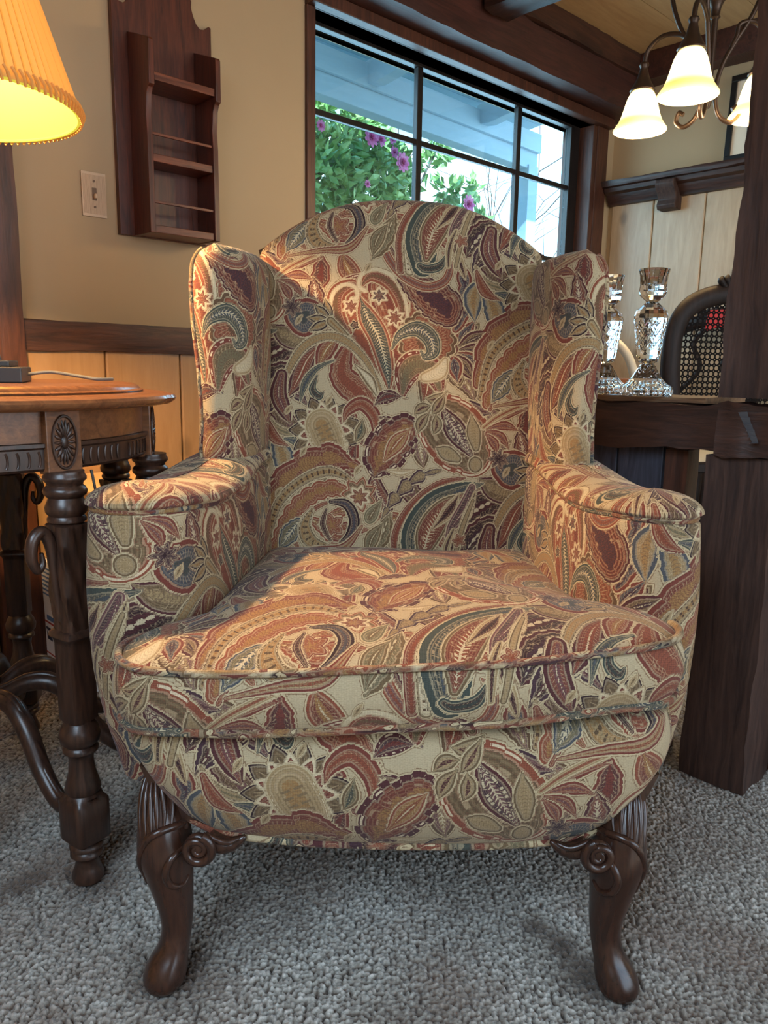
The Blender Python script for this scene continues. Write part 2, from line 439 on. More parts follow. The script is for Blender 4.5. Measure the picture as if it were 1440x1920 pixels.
# dense under-layer of leaves so that little bare ground is left
_r = np.random.default_rng(23)
for gi in range(6):
    for gj in range(8):
        if _r.random() < .12: continue
        c = np.array([560+gi*63+_r.uniform(-16, 16), 500+gj*68+_r.uniform(-18, 18)]); a = _r.uniform(0, 2*PI); L = _r.uniform(30, 46); bend = _r.uniform(-16, 16)
        d = np.array([math.cos(a), math.sin(a)]); n_ = np.array([-d[1], d[0]])
        cols = [(BURG, BRICK, MAUVE), (BRICK, RUST, RUST), (BROWN, BRICK, RUST), (BROWN, MAUVE, TAN), (PLUM, MAUVE, BURG), (BRICK, BURG, BRICK), (BURG, BROWN, MAUVE), (RUST, BRICK, GOLD)][_r.integers(0, 8)]
        S([c-d*L, c-d*L*.2+n_*bend, c+d*L*.5+n_*bend*.6, c+d*L*1.1], [3, _r.uniform(13, 20), _r.uniform(10, 17), 0], *cols, serr=float(_r.choice([0, 0, 11, 14, -18])), amp=.16, vein=int(_r.choice([0, 1, 1, 2])), rimw=.0045)
# right palmette base and its petals
F((866, 650), 62, 11, OLIVE, BURG, BRICK, .22, rimw=.005)
for a, L in ((-52, 62), (-26, 74), (2, 80), (28, 76), (54, 66), (80, 56)):
    ca, sa = math.cos(math.radians(a)), math.sin(math.radians(a))
    S([(860+16*ca, 648+16*sa), (860+.6*L*ca, 648+.6*L*sa), (860+L*1.12*ca, 648+L*1.12*sa)], [4, 15, 0], BURG if a % 4 else BRICK, OLIVE if a % 4 else SLATE, PLUM, vein=1, rimw=.005)
# rust plume behind the teal leaf, scalloped
S([(742, 735), (722, 655), (690, 590), (690, 540)], [12, 46, 66, 30], BRICK, RUST, RUST, serr=-13, amp=.07, dots=1, rimw=.008)
S([(748, 730), (762, 660), (764, 590), (735, 535)], [10, 30, 44, 30], BRICK, RUST, BRICK, serr=-13, amp=.08, dots=0, rimw=.007)
S([(672, 620), (650, 585), (652, 548), (680, 532), (690, 552)], [9, 17, 17, 11, 3], RUST, BRICK, OLIVE, vein=0)
S([(770, 610), (768, 560), (745, 525), (712, 515), (694, 535)], [8, 15, 16, 12, 3], RUST, BRICK, OLIVE)
S([(655, 612), (640, 580), (644, 548), (664, 532), (684, 538), (688, 556), (678, 558)], [1.5, 2.5, 3, 3, 3, 3, 3], CREAM, CREAM)
S([(778, 612), (776, 565), (755, 520), (722, 503), (696, 512), (690, 534), (702, 544)], [1.5, 2.5, 3, 3, 3, 3, 3], CREAM, CREAM)
F((677, 572), 15, 6, CREAM, BRICK, BRICK, .35, rimw=.002); F((727, 552), 15, 6, CREAM, PLUM, BRICK, .35, rimw=.002); F((756, 592), 16, 7, CREAM, BRICK, RUST, .35, rimw=.002)
F((684, 607), 9, 5, DK, PLUM, RUST, .3, rimw=.003)
S([(692, 552), (706, 590), (728, 630), (744, 690), (748, 725)], [0, 18, 20, 14, 3], RUST, TEAL, TEAL, vein=2, rimw=.0045)
# left: serrated dark leaves
S([(600, 655), (560, 650), (525, 668), (505, 692)], [6, 22, 26, 0], BURG, DK, BURG, serr=12, amp=.14, vein=1)
S([(590, 690), (552, 695), (524, 720), (506, 752)], [6, 20, 24, 0], BURG, DK, PLUM, serr=12, amp=.14, vein=1)
S([(572, 735), (540, 745), (516, 780)], [6, 18, 0], PLUM, DK, BURG, serr=10, amp=.15, vein=1)
# cup flower and its leaf
S([(640, 618), (600, 634), (562, 628), (530, 606)], [4, 20, 22, 0], BURG, OLIVE, TAN, vein=0, rimw=.004)
F((590, 592), 38, 3, BRICK, SLATE, TEAL, .10, rimw=.008, ph=.4)
for a in (-75, -45, -8, 25):
    ca, sa = math.cos(math.radians(a+180)), math.sin(math.radians(a+180))
    S([(640, 600), (640+22*ca, 600-22*sa), (640+44*ca, 600-44*sa)], [3, 10, 0], DK, TAN, GOLD, vein=0, rimw=.003)
S([(640, 600), (668, 628), (700, 668), (726, 706), (742, 745)], [9, 8, 8, 7, 5], OLIVE, TAN, GOLD, rimw=.003)
# arched plume with flame petals
S([(622, 645), (600, 670), (584, 706), (565, 742)], [9, 17, 18, 0], BURG, BRICK, RUST, vein=1)
S([(652, 632), (632, 655), (618, 690)], [9, 18, 3], BRICK, RUST, GOLD, vein=1)
S([(676, 640), (664, 672), (664, 702), (696, 732), (732, 772)], [10, 18, 24, 26, 6], BRICK, RUST, RUST, serr=14, amp=.1, hatch=2)
S([(735, 728), (706, 672), (668, 636), (630, 628), (592, 648), (566, 690), (553, 738)], [4, 7, 9, 9, 9, 7, 2], OLIVE, GOLD, TAN, dots=1, rimw=.002)
S([(553, 700), (548, 735), (560, 765), (572, 790)], [12, 17, 14, 0], BURG, BRICK, MAUVE, vein=1)
S([(648, 672), (616, 688), (596, 716), (588, 752)], [2, 6, 8, 0], TEAL, TEAL, SLATE, rimw=.002)
S([(618, 700), (610, 725), (622, 738), (630, 730)], [2, 8, 8, 2], TEAL, DK, TEAL, rimw=.003)
S([(686, 680), (712, 706), (728, 738)], [2, 10, 2], OLIVE, CREAM, CREAM, rimw=.003)
# teal hook on a brown scalloped disc, dotted brown teardrop below
F((815, 632), 54, 16, BROWN, RUST, BROWN, .07, sharp=0, rimw=.007)
S([(772, 730), (780, 690), (800, 676), (826, 690), (838, 720)], [8, 24, 26, 22, 10], BRICK, OLIVE, SAGE, dots=1, rimw=.008)
S([(812, 700), (838, 690), (848, 668)], [10, 14, 6], TAN, CREAM, CREAM, rimw=.002)
S([(752, 650), (766, 624), (796, 612), (820, 628), (826, 652), (812, 664), (804, 652)], [2, 9, 15, 16, 13, 6, 2], TEAL, TEAL, SLATE, vein=2, rimw=.003)
# swoop with scalloped far edge
S([(878, 500), (884, 540), (880, 580), (866, 612)], [12, 16, 16, 8], BRICK, SLATE, PLUM, serr=-30, amp=.28, rimw=.005)
S([(742, 455), (768, 510), (812, 545), (846, 572), (852, 598)], [5, 14, 32, 34, 8], BURG, BRICK, PLUM, serr=17, amp=.16, dots=0, hatch=2, rimw=.004)
S([(728, 440), (742, 480), (772, 516), (812, 534), (846, 522), (856, 490), (842, 470)], [8, 9, 9, 9, 9, 7, 2], RUST, MAUVE, RUST, dots=0, rimw=.003)
S([(784, 492), (806, 506), (830, 500), (842, 482)], [2, 9, 8, 2], TAN, RUST, TAN, serr=10, rimw=.003)
# thin stems beside it
S([(860, 420), (864, 460), (878, 500), (884, 520)], [5, 9, 7, 0], TAN, BURG, DK, dots=0, rimw=.003)
# olive leaf column at left of the swoop
S([(752, 400), (742, 430), (726, 462), (712, 486)], [4, 17, 15, 0], OLIVE, SAGE, OLIVE, serr=14, amp=.16, vein=1)
# dotted olive tendril, blue and rust leaves
S([(524, 768), (544, 796), (576, 806), (604, 792), (610, 772)], [3, 7, 8, 7, 2], OLIVE, TAN, SAGE, dots=1, rimw=.002)
S([(528, 796), (520, 830), (524, 872)], [6, 19, 0], SLATE, TAN, GOLD, serr=9, amp=.12, vein=0)
S([(540, 812), (560, 850), (556, 898)], [5, 21, 0], SLATE, TAN, GOLD, serr=9, amp=.12, vein=0)
S([(526, 778), (542, 814), (572, 830)], [5, 11, 0], BRICK, RUST, RUST, rimw=.003)
S([(562, 816), (584, 822), (590, 838)], [3, 9, 0], TEAL, SLATE, SLATE, rimw=.003)
# big flower
F((634, 800), 62, 11, DK, OLIVE, OLIVE, .20, rimw=.004)
F((634, 798), 46, 11, CREAM, BRICK, BRICK, .24, rimw=.0025, ph=.28)
S([(628, 790), (640, 815), (656, 845)], [30, 30, 20], TAN, TAN, GOLD, dots=2, rimw=.004)
# gold-red flame under the plume
S([(728, 826), (724, 776), (700, 750), (676, 762), (668, 782)], [6, 13, 14, 10, 2], BRICK, RUST, RUST, hatch=2)
S([(702, 775), (698, 800), (690, 818)], [0, 11, 2], OLIVE, SAGE, TEAL, vein=1, rimw=.003)
S([(722, 752), (744, 736), (772, 736)], [0, 14, 0], BURG, PLUM, BRICK, dots=1)
S([(730, 772), (750, 782), (770, 800)], [0, 11, 0], BURG, OLIVE, BURG, dots=1)
# tooth-edged leaf
S([(800, 782), (770, 802), (740, 838), (722, 884)], [4, 34, 36, 0], BURG, BRICK, GOLD, serr=22, amp=.24, dots=1, rimw=.009)
S([(788, 792), (764, 818), (742, 850)], [0, 15, 3], RUST, GOLD, RUST, vein=1, rimw=.003)
S([(748, 868), (772, 872), (796, 866)], [2, 6, 0], TAN, CREAM, CREAM, rimw=.002)
# calyx: dotted surround, plum pod and tan drops
S([(836, 770), (866, 800), (896, 838)], [40, 62, 42], RUST, OLIVE, BROWN, serr=-40, amp=.10, dots=1, rimw=.010)
S([(842, 752), (868, 796), (900, 846)], [3, 21, 2], BURG, PLUM, MAUVE, vein=3, rimw=.005)
S([(896, 764), (900, 796), (905, 826)], [0, 14, 8], OLIVE, TAN, TAN, rimw=.003)
S([(832, 826), (852, 836), (872, 846)], [0, 14, 8], OLIVE, TAN, TAN, rimw=.003)
F((904, 856), 15, 2, OLIVE, TAN, TAN, .1, rimw=.003)
# lily petals
for pts in ([(852, 726), (832, 740), (812, 738)], [(848, 730), (836, 752), (824, 768)], [(822, 752), (806, 756), (792, 768)], [(820, 764), (806, 782), (800, 802)], [(832, 768), (834, 786), (828, 804)]):
    S(pts, [2, 11, 0], OLIVE, TAN, BURG, vein=0, rimw=.003)
# fan and dark maple leaf
for pts in ([(922, 788), (955, 768), (1000, 756)], [(924, 792), (958, 786), (984, 796)], [(924, 796), (950, 806), (966, 830)], [(922, 800), (938, 818), (944, 838)]):
    S(pts, [2, 10, 0], BRICK, RUST, MAUVE, vein=1, rimw=.004)
S([(918, 790), (944, 770), (985, 750), (1010, 742)], [4, 5, 5, 3], TAN, RUST, RUST, rimw=.002)
F((946, 846), 17, 7, BURG, PLUM, DK, .42, rimw=.002)
# great banded paisley
S([(842, 866), (800, 880), (762, 916), (736, 958)], [2, 9, 9, 0], PLUM, OLIVE, TAN, serr=30, amp=1.0, rimw=.004)
S([(766, 1050), (764, 985), (790, 932), (838, 892), (885, 880)], [8, 9, 9, 8, 3], BRICK, BRICK, RUST, rimw=.002)
S([(782, 1050), (780, 988), (804, 940), (848, 904), (890, 890)], [10, 11, 11, 9, 3], OLIVE, CREAM, CREAM, dots=2, rimw=.0015)
S([(806, 1040), (806, 985), (836, 934), (880, 902), (918, 890)], [22, 34, 32, 16, 2], TEAL, TEAL, SLATE, rimw=.010, hatch=2)
S([(812, 1026), (822, 980), (848, 938), (884, 908)], [8, 24, 21, 3], OLIVE, BRICK, RUST, vein=2, rimw=.0035)
S([(800, 1040), (812, 1046), (836, 1040), (850, 1016)], [7, 9, 9, 2], TEAL, DK, TEAL, rimw=.003)
# plum buds on the right
S([(876, 906), (858, 938), (826, 974)], [0, 12, 0], TAN, BURG, DK, dots=1, rimw=.003)
S([(898, 896), (886, 934), (862, 970), (850, 1008)], [7, 14, 9, 0], MAUVE, PLUM, MAUVE, vein=1, rimw=.003)
S([(904, 906), (890, 946), (876, 966)], [2, 8, 0], TAN, DK, BURG, rimw=.003)
S([(900, 920), (880, 975), (866, 1040)], [4, 6, 5], OLIVE, TAN, TAN, rimw=.002)
S([(866, 972), (854, 1004), (852, 1040)], [3, 7, 4], TAN, DK, BURG, rimw=.003)
F((876, 992), 12, 5, BRICK, RUST, RUST, .4, rimw=.002)
# arch with serrated rust crest, dotted gold band and scalloped gold shells
S([(528, 985), (548, 915), (590, 868), (642, 848), (690, 862)], [8, 20, 24, 24, 10], BRICK, BRICK, GOLD, serr=46, amp=.42, rimw=.007)
S([(534, 1010), (552, 935), (596, 890), (646, 872), (692, 892)], [6, 9, 10, 10, 3], BROWN, TAN, GOLD, dots=2, rimw=.0015)
S([(544, 1020), (566, 945), (606, 902), (650, 888), (690, 906)], [3, 4, 5, 5, 2], OLIVE, TEAL, OLIVE, rimw=.002)
S([(548, 1020), (576, 955), (612, 916), (652, 902), (690, 918)], [14, 17, 17, 16, 6], RUST, RUST, GOLD, serr=-22, amp=.26, dots=0, rimw=.004)
S([(552, 1030), (590, 968), (628, 934), (664, 922)], [4, 5, 5, 2], BRICK, RUST, RUST, rimw=.002)
F((698, 912), 30, 7, RUST, OLIVE, BRICK, .26, rimw=.004); F((698, 916), 19, 7, CREAM, BRICK, GOLD, .3, rimw=.002)
S([(590, 965), (574, 988), (556, 1016)], [9, 17, 2], SLATE, SAGE, SLATE, serr=9, amp=.15, vein=2, rimw=.003)
S([(614, 942), (602, 972), (614, 1000), (646, 1004)], [4, 12, 14, 2], OLIVE, GOLD, TAN, dots=2, rimw=.003)
S([(648, 926), (676, 930), (690, 956), (684, 984), (664, 1000)], [5, 10, 11, 10, 2], DK, PLUM, SLATE, rimw=.006)
F((650, 968), 22, 5, BRICK, RUST, GOLD, .34, rimw=.003)
S([(640, 940), (634, 968), (648, 996)], [3, 6, 3], BURG, DK, BURG, rimw=.002)
S([(560, 1024), (620, 1014), (672, 1008), (704, 968)], [3, 7, 9, 3], BRICK, TAN, RUST, rimw=.003)
S([(740, 918), (720, 948), (716, 962)], [0, 13, 2], SAGE, SAGE, OLIVE, vein=1, rimw=.003)
S([(742, 960), (722, 990), (714, 1022)], [0, 14, 2], OLIVE, SAGE, OLIVE, vein=1, rimw=.003)
# small tan sprigs on the bare ground
for c in ((596, 838), (694, 868), (930, 640), (706, 500), (566, 764), (640, 745), (960, 870)):
    S([(c[0]+6, c[1]-9), (c[0], c[1]), (c[0]-5, c[1]+9)], [0, 4.5, 0], TAN, TAN, OLIVE, rimw=.001)

def paisley_fields(uv):
    n = len(uv)
    u = uv[:, 0].astype(np.float64); v = uv[:, 1].astype(np.float64)
    i = np.floor(u/LAT_A[0] + .35)
    u = u - i*LAT_A[0]; v = v - i*LAT_A[1]
    v = v - np.floor(v/LAT_H)*LAT_H
    b = np.full(n, -1., np.float32)
    rim = np.tile(np.array(CREAM, np.float32), (n, 1)); fill = rim.copy(); core = rim.copy()
    ss = np.zeros(n, np.float32); fl = np.zeros((n, 3), np.float32)
    order = np.argsort(u, kind='stable'); us = u[order]
    OUT = .0011
    for m in MOT:
        for di in (-2, -1, 0, 1, 2):
            for dj in (-2, -1, 0, 1, 2):
                ox = di*LAT_A[0]; oy = di*LAT_A[1]+dj*LAT_H
                if m['k'] == 's':
                    q = m['q']; pad = m['R']*(1+abs(m['amp'])*(1 if m['serr'] else 0))+OUT
                    x0, x1 = q[:, 0].min()-pad+ox, q[:, 0].max()+pad+ox
                    y0, y1 = q[:, 1].min()-pad+oy, q[:, 1].max()+pad+oy
                else:
                    pad = m['R']*(1+m['amp'])+OUT
                    x0, x1, y0, y1 = m['c'][0]-pad+ox, m['c'][0]+pad+ox, m['c'][1]-pad+oy, m['c'][1]+pad+oy
                if y1 < 0 or y0 > LAT_H: continue
                a0 = np.searchsorted(us, x0); a1 = np.searchsorted(us, x1)
                if a1 <= a0: continue
                idx = order[a0:a1]; vv = v[idx]
                idx = idx[(vv > y0) & (vv < y1)]
                if not len(idx): continue
                px = u[idx]-ox; py = v[idx]-oy
                if m['k'] == 's':
                    best = np.full(len(idx), 1e9); s_at = np.zeros(len(idx)); r_at = np.full(len(idx), 1e-4); lat = np.zeros(len(idx))
                    s0 = 0.
                    for k in range(len(q)-1):
                        a, c = q[k], q[k+1]; dx, dy = c[0]-a[0], c[1]-a[1]; L2 = dx*dx+dy*dy+1e-12; L = math.sqrt(L2)
                        t = np.clip(((px-a[0])*dx+(py-a[1])*dy)/L2, 0, 1)
                        ex = px-a[0]-t*dx; ey = py-a[1]-t*dy
                        r = a[2]+(c[2]-a[2])*t
                        d = np.sqrt(ex*ex+ey*ey)-r
                        w = d < best
                        best[w] = d[w]; s_at[w] = s0+t[w]*L; r_at[w] = r[w]; lat[w] = (ex[w]*dy-ey[w]*dx)/L
                        s0 += L
                    if m['serr']:
                        if m['serr'] > 0:
                            w = np.abs(((s_at/m['serr']) % 1.)-.25); w = np.where(w < .75, w/.75, 1.)
                            best = best + m['amp']*r_at*(w-.6)
                        else:
                            w = np.abs(np.sin(s_at/(-m['serr'])*PI))
                            best = best - m['amp']*r_at*(w-.6)
                    e = -best; depth = np.maximum(r_at, 1e-4)
                else:
                    dx = px-m['c'][0]; dy = py-m['c'][1]; rr = np.sqrt(dx*dx+dy*dy); an = np.arctan2(dy, dx)+m['ph']
                    w = np.abs(np.cos(an*m['n']/2.))
                    if m['sharp']: w = 1-np.abs(((an*m['n']/(2*PI)) % 1.)*2-1);
                    R = m['r']*(1-m['amp']+2*m['amp']*w*.75)
                    e = R-rr; s_at = an*m['r']*.6; depth = np.full(len(idx), m['r']); lat = rr
                keep = e > -OUT
                if not keep.any(): continue
                idx = idx[keep]; e = e[keep]; depth = depth[keep]; s_at = s_at[keep]
                ow = np.minimum(.0010, depth*.16); rw_ = np.minimum(m['rimw'], depth*.42); lw = np.minimum(.0011, depth*.10)
                bb = np.where(e < 0, e/OUT,
                     np.where(e < ow, e/ow,
                     np.where(e < ow+rw_, 1+(e-ow)/rw_,
                     np.where(e < ow+rw_+lw, 2+(e-ow-rw_)/lw,
                              3+2.*(e-ow-rw_-lw)/np.maximum(depth-ow-rw_-lw, 1e-5)))))
                b[idx] = np.minimum(bb, 5.2)
                rim[idx] = m['rim']; fill[idx] = m['fill']; core[idx] = m['core']
                ss[idx] = s_at; fl[idx] = (m['dots']/2., m['vein']/3., m['hatch']/2.)
    return b, rim, fill, core, ss, fl

def fabric_material():
    t = NT('paisley_tapestry')
    b = t.attr('band'); ss = t.attr('arc')
    rim = t.attr('rim', 'Color'); fill = t.attr('fill', 'Color'); core = t.attr('core', 'Color')
    fl = t.n('ShaderNodeSeparateXYZ'); t.link(t.attr('flags', 'Vector'), fl.inputs[0])
    dots, vein, hatch = fl.outputs
    cuv = t.attr('cloth', 'Vector')
    cs = t.n('ShaderNodeSeparateXYZ'); t.link(cuv, cs.inputs[0])
    gt = lambda a, x: t.math('GREATER_THAN', a, x)
    step = lambda a, x, w=.12: t.rng(a, x-w, x+w)
    # woven stepping: jog the band edges with a coarse thread grid
    jog = t.noise(t.co(scale=(420, 620, 1), src=cuv), 1., 2)
    bj = t.math('ADD', b, t.math('MULTIPLY', t.math('SUBTRACT', jog, .5), .55))
    bgn = t.noise(t.co(scale=(9, 9, 1), src=cuv), 1., 4)
    bg = t.mix(bgn, srgb(206, 188, 152), srgb(192, 170, 132))
    col = bg
    col = t.mix(gt(bj, -.85), col, srgb(150, 122, 92))
    col = t.mix(gt(bj, -.30), col, srgb(208, 188, 148))
    rimd = t.mix(t.math('MULTIPLY', gt(dots, .1), t.math('MULTIPLY', t.math('LESS_THAN', t.math('ABSOLUTE', t.math('SUBTRACT', b, 1.5)), .17), gt(t.math('SINE', t.math('MULTIPLY', ss, 2*PI/.0066)), .35))), rim, srgb(226, 204, 168))
    col = t.mix(gt(bj, 1.), col, rimd)
    col = t.mix(gt(bj, 2.), col, t.mix(.35, rim, srgb(222, 200, 160)))
    # fill with thread hatching that follows the outline
    hw = t.math('SINE', t.math('MULTIPLY', b, 16.))
    hw2 = t.math('SINE', t.math('ADD', t.math('MULTIPLY', ss, 2*PI/.0052), t.math('MULTIPLY', b, 4.)))
    fillh = t.mix(t.math('MULTIPLY', gt(hw, .45), t.math('MULTIPLY', hatch, .75)), fill, t.mix(.38, fill, srgb(214, 186, 144)))
    fillh = t.mix(t.math('MULTIPLY', t.math('LESS_THAN', hw, -.6), t.math('MULTIPLY', hatch, .8)), fillh, t.mix(.55, fill, srgb(62, 44, 40)))
    spk = t.noise(t.co(scale=(260, 520, 1), src=cuv), 1., 2)
    fillh = t.mix(t.math('MULTIPLY', gt(spk, .58), .5), fillh, t.mix(.5, rim, core))
    fillh = t.mix(t.math('MULTIPLY', t.math('MULTIPLY', gt(hw2, .82), gt(b, 3.35)), .5), fillh, srgb(206, 180, 140))
    d2 = t.math('MULTIPLY', gt(dots, .6), t.math('MULTIPLY', t.math('LESS_THAN', t.math('ABSOLUTE', t.math('SUBTRACT', b, 4.3)), .5), gt(t.math('SINE', t.math('MULTIPLY', ss, 2*PI/.011)), .55)))
    fillh = t.mix(d2, fillh, t.mix(.4, rim, srgb(70, 46, 40)))
    col = t.mix(gt(bj, 3.), col, fillh)
    corec = t.mix(t.math('MULTIPLY', gt(spk, .52), .5), core, fill)
    corec = t.mix(t.math('MULTIPLY', gt(hw2, .7), .4), corec, t.mix(.5, rim, srgb(70, 48, 42)))
    col = t.mix(t.math('MULTIPLY', gt(bj, 4.15), t.math('SUBTRACT', 1., d2)), col, corec)
    # cream veins: 1 = plain, 2 = feathered, 3 = double dashes
    v1 = t.math('MULTIPLY', gt(vein, .2), gt(bj, 4.82))
    fe = t.math('MULTIPLY', gt(vein, .55), t.math('MULTIPLY', gt(bj, 4.2), gt(t.math('SINE', t.math('ADD', t.math('MULTIPLY', ss, 2*PI/.006), t.math('MULTIPLY', b, 5.))), .45)))
    v3 = t.math('MULTIPLY', gt(vein, .9), t.math('MULTIPLY', t.math('LESS_THAN', t.math('ABSOLUTE', t.math('SUBTRACT', b, 3.6)), .3), gt(t.math('SINE', t.math('MULTIPLY', ss, 2*PI/.0065)), -.1)))
    col = t.mix(t.math('MULTIPLY', t.math('MAXIMUM', v1, t.math('MAXIMUM', fe, v3)), .85), col, srgb(224, 206, 166))
    # thread: warp and weft ribs, darker between the threads
    wy = t.math('SINE', t.math('MULTIPLY', cs.outputs[1], 2*PI/.0021)); wx = t.math('SINE', t.math('MULTIPLY', cs.outputs[0], 2*PI/.0030))
    motif = gt(b, 1.)
    rib = t.math('MULTIPLY', t.math('ADD', t.math('MULTIPLY', wy, .6), t.math('MULTIPLY', wx, .4)), t.math('ADD', .35, t.math('MULTIPLY', motif, .65)))
    thr = t.noise(t.co(scale=(330, 900, 1), src=cuv), 1., 2)
    k = t.math('ADD', .58, t.math('ADD', t.math('MULTIPLY', rib, .10), t.math('MULTIPLY', t.math('SUBTRACT', thr, .5), .42)))
    cmb = t.n('ShaderNodeCombineColor')
    for s in range(3): t.put(cmb.inputs[s], k)
    col = t.mix(1., col, cmb.outputs[0], 'MULTIPLY')
    h = t.math('ADD', t.math('ADD', t.math('MULTIPLY', rib, .25), t.math('MULTIPLY', thr, .6)), t.math('MULTIPLY', motif, .9))
    nb = t.bump(h, .45, .0012)
    return t.pbr(col, .88, nb, Specular_IOR_Level=.2, Sheen_Weight=.08)
M['paisley'] = fabric_material()

def cloth_object(name, Pg, UVg, parent, origin, closed=False, flip=False, extra=None):
    """grid of points (rows x cols x 3) with cloth coordinates (rows x cols x 2) -> one upholstered mesh"""
    R, C = Pg.shape[:2]
    vs = (Pg.reshape(-1, 3)-np.array(origin)).astype(np.float32)
    uv = UVg.reshape(-1, 2)
    ii, jj = np.meshgrid(np.arange(R-1), np.arange(C if closed else C-1), indexing='ij')
    j2 = (jj+1) % C
    q = np.stack([ii*C+jj, ii*C+j2, (ii+1)*C+j2, (ii+1)*C+jj], -1).reshape(-1, 4)
    if flip: q = q[:, ::-1]
    me = bpy.data.meshes.new(name)
    me.vertices.add(len(vs)); me.vertices.foreach_set('co', vs.ravel())
    me.loops.add(q.size); me.loops.foreach_set('vertex_index', q.astype(np.int32).ravel())
    me.polygons.add(len(q)); me.polygons.foreach_set('loop_start', np.arange(0, q.size, 4, dtype=np.int32))
    me.update(calc_edges=True); me.validate()
    b, rim, fill, core, ss, fl = paisley_fields(uv)
    def fa(nm, arr):
        a = me.attributes.new(nm, 'FLOAT', 'POINT'); a.data.foreach_set('value', arr.astype(np.float32))
    def va(nm, arr):
        a = me.attributes.new(nm, 'FLOAT_VECTOR', 'POINT'); a.data.foreach_set('vector', np.ascontiguousarray(arr, np.float32).ravel())
    fa('band', b); fa('arc', ss)
    va('rim', rim); va('fill', fill); va('core', core); va('flags', fl)
    va('cloth', np.c_[uv, np.zeros(len(uv))])
    me.shade_smooth(); me.materials.append(M['paisley'])
    o = bpy.data.objects.new(name, me); COL.objects.link(o); o.parent = parent
    return o

def cloth_tube(name, path, r, parent, origin, closed=False, u0=0., n=8):
    P = np.asarray(path, float); Mx = len(P)
    b = MB().tube(P, r, n, closed)
    G = np.array(b.v).reshape(Mx, n, 3)
    L = np.r_[0, np.cumsum(np.linalg.norm(np.diff(P, axis=0), axis=1))]
    UV = np.stack([np.repeat(L[:, None], n, 1)*.9+u0, np.repeat((np.arange(n)*2*PI*r/n)[None], Mx, 0)+u0*.7], -1)
    if closed: G = np.concatenate([G, G[:1]]); UV = np.concatenate([UV, UV[:1]])
    return cloth_object(name, G, UV, parent, origin, closed=True, flip=True)
# ------------------------------------------------------------------ wing chair
CX = .025; CO = (0., 1.15, 0.)            # chair frame: x measured from its middle line, y as in the world
chair = thing('wing_armchair', 'high-backed wing armchair in cream and rust paisley tapestry with carved dark cabriole front legs', 'armchair', (CX, 1.15, 0))
RES = .0019
def sstep(x, a, b):
    t = np.clip((x-a)/(b-a), 0, 1); return t*t*(3-2*t)

def ring_stack(outline, med, levels, s=1, res=RES, u_of=None, vres=None, prof=None):
    """closed plan outline (x>0 side) stacked through levels (z, xscale, shrink k, dy); s mirrors it"""
    pass

# --- loose seat cushion
ol = np.array([(0, .852), (.12, .853), (.22, .857), (.295, .868), (.333, .890), (.350, .925), (.348, .958), (.325, .985), (.296, 1.02), (.279, 1.09), (.266, 1.2), (.256, 1.32), (.250, 1.405), (.235, 1.432), (.12, 1.436), (0, 1.437)])
full = np.vstack([ol, np.c_[-ol[1:-1, 0], ol[1:-1, 1]][::-1]])
full[:, 1] += .030*sstep(full[:, 0], .10, .30)*(full[:, 1] < 1.0)
full[:, 0] += np.where(full[:, 0] > 0, .006, -.004)*(full[:, 1] < .99)*(np.abs(full[:, 0]) > .28)
seat_pl = resample(catmull(full, 10, True), RES, closed=True)
N = len(seat_pl)
cen = np.array([0, 1.13])
nrm2 = np.roll(seat_pl, -1, 0)-np.roll(seat_pl, 1, 0); nrm2 = np.c_[nrm2[:, 1], -nrm2[:, 0]]; nrm2 /= np.linalg.norm(nrm2, axis=1, keepdims=True)
def seat_tilt(x, y): return (.016*x/.35+.008*(x/.35)**2)*sstep(y, 1.25, .9) + .004*np.sin(x*9+1)*sstep(y, 1.2, .9) - .030*np.clip(-(y-.96)/.1, 0, 1)*0
ZB, ZT = .379, .452
rows, uvs = [], []
d_top = np.linalg.norm(seat_pl-cen, axis=1)
# boxing from bottom welt up
for z in np.arange(ZB, ZT+1e-6, RES*1.1):
    f = (z-ZB)/(ZT-ZB)
    off = .013*math.sin(PI*f)**.7
    p = seat_pl+nrm2*off
    side = np.clip((np.abs(p[:, 0])-.27)/.06, 0, 1)*np.clip((1.0-p[:, 1])/.06, 0, 1)
    rows.append(np.c_[p, z+seat_tilt(p[:, 0], p[:, 1])-.006*side*(1-f)])
    uvs.append(np.c_[p[:, 0]*.98, (ZT-z)*-1.+np.where(p[:, 1] < 1.1, (seat_pl[:, 1]-.852)*.5, 0)])
# crown
nk = int(.30/RES/1.15)
for i in range(1, nk+1):
    k = 1-i/nk
    k = max(k, .002)
    p = cen+(seat_pl-cen)*k
    dedge = (1-k)*d_top
    z = ZT+.036*(1-np.exp(-dedge/.035))*.75+.012*sstep(dedge, .02, .28)+.002*np.sin(p[:, 0]*23+p[:, 1]*11)
    rows.append(np.c_[p, z+seat_tilt(p[:, 0], p[:, 1])])
    uvs.append(np.c_[p[:, 0]*.98, p[:, 1]-.852])
G = np.array(rows); UVs = np.array(uvs)+np.array([.0, .029])
seat = cloth_object('seat_cushion', G, UVs, chair, CO, closed=True)
w_top = np.c_[seat_pl+nrm2*.004, np.full(N, ZT+.002)+seat_tilt(seat_pl[:, 0], seat_pl[:, 1])][::4]
cloth_tube('piping', w_top, .0052, seat, CO, True, .31)
w_bot = np.c_[seat_pl+nrm2*.004, np.full(N, ZB)+seat_tilt(seat_pl[:, 0], seat_pl[:, 1])-.006*np.clip((np.abs(seat_pl[:, 0])-.27)/.06, 0, 1)][::4]
cloth_tube('piping', w_bot, .0055, seat, CO, True, .57)

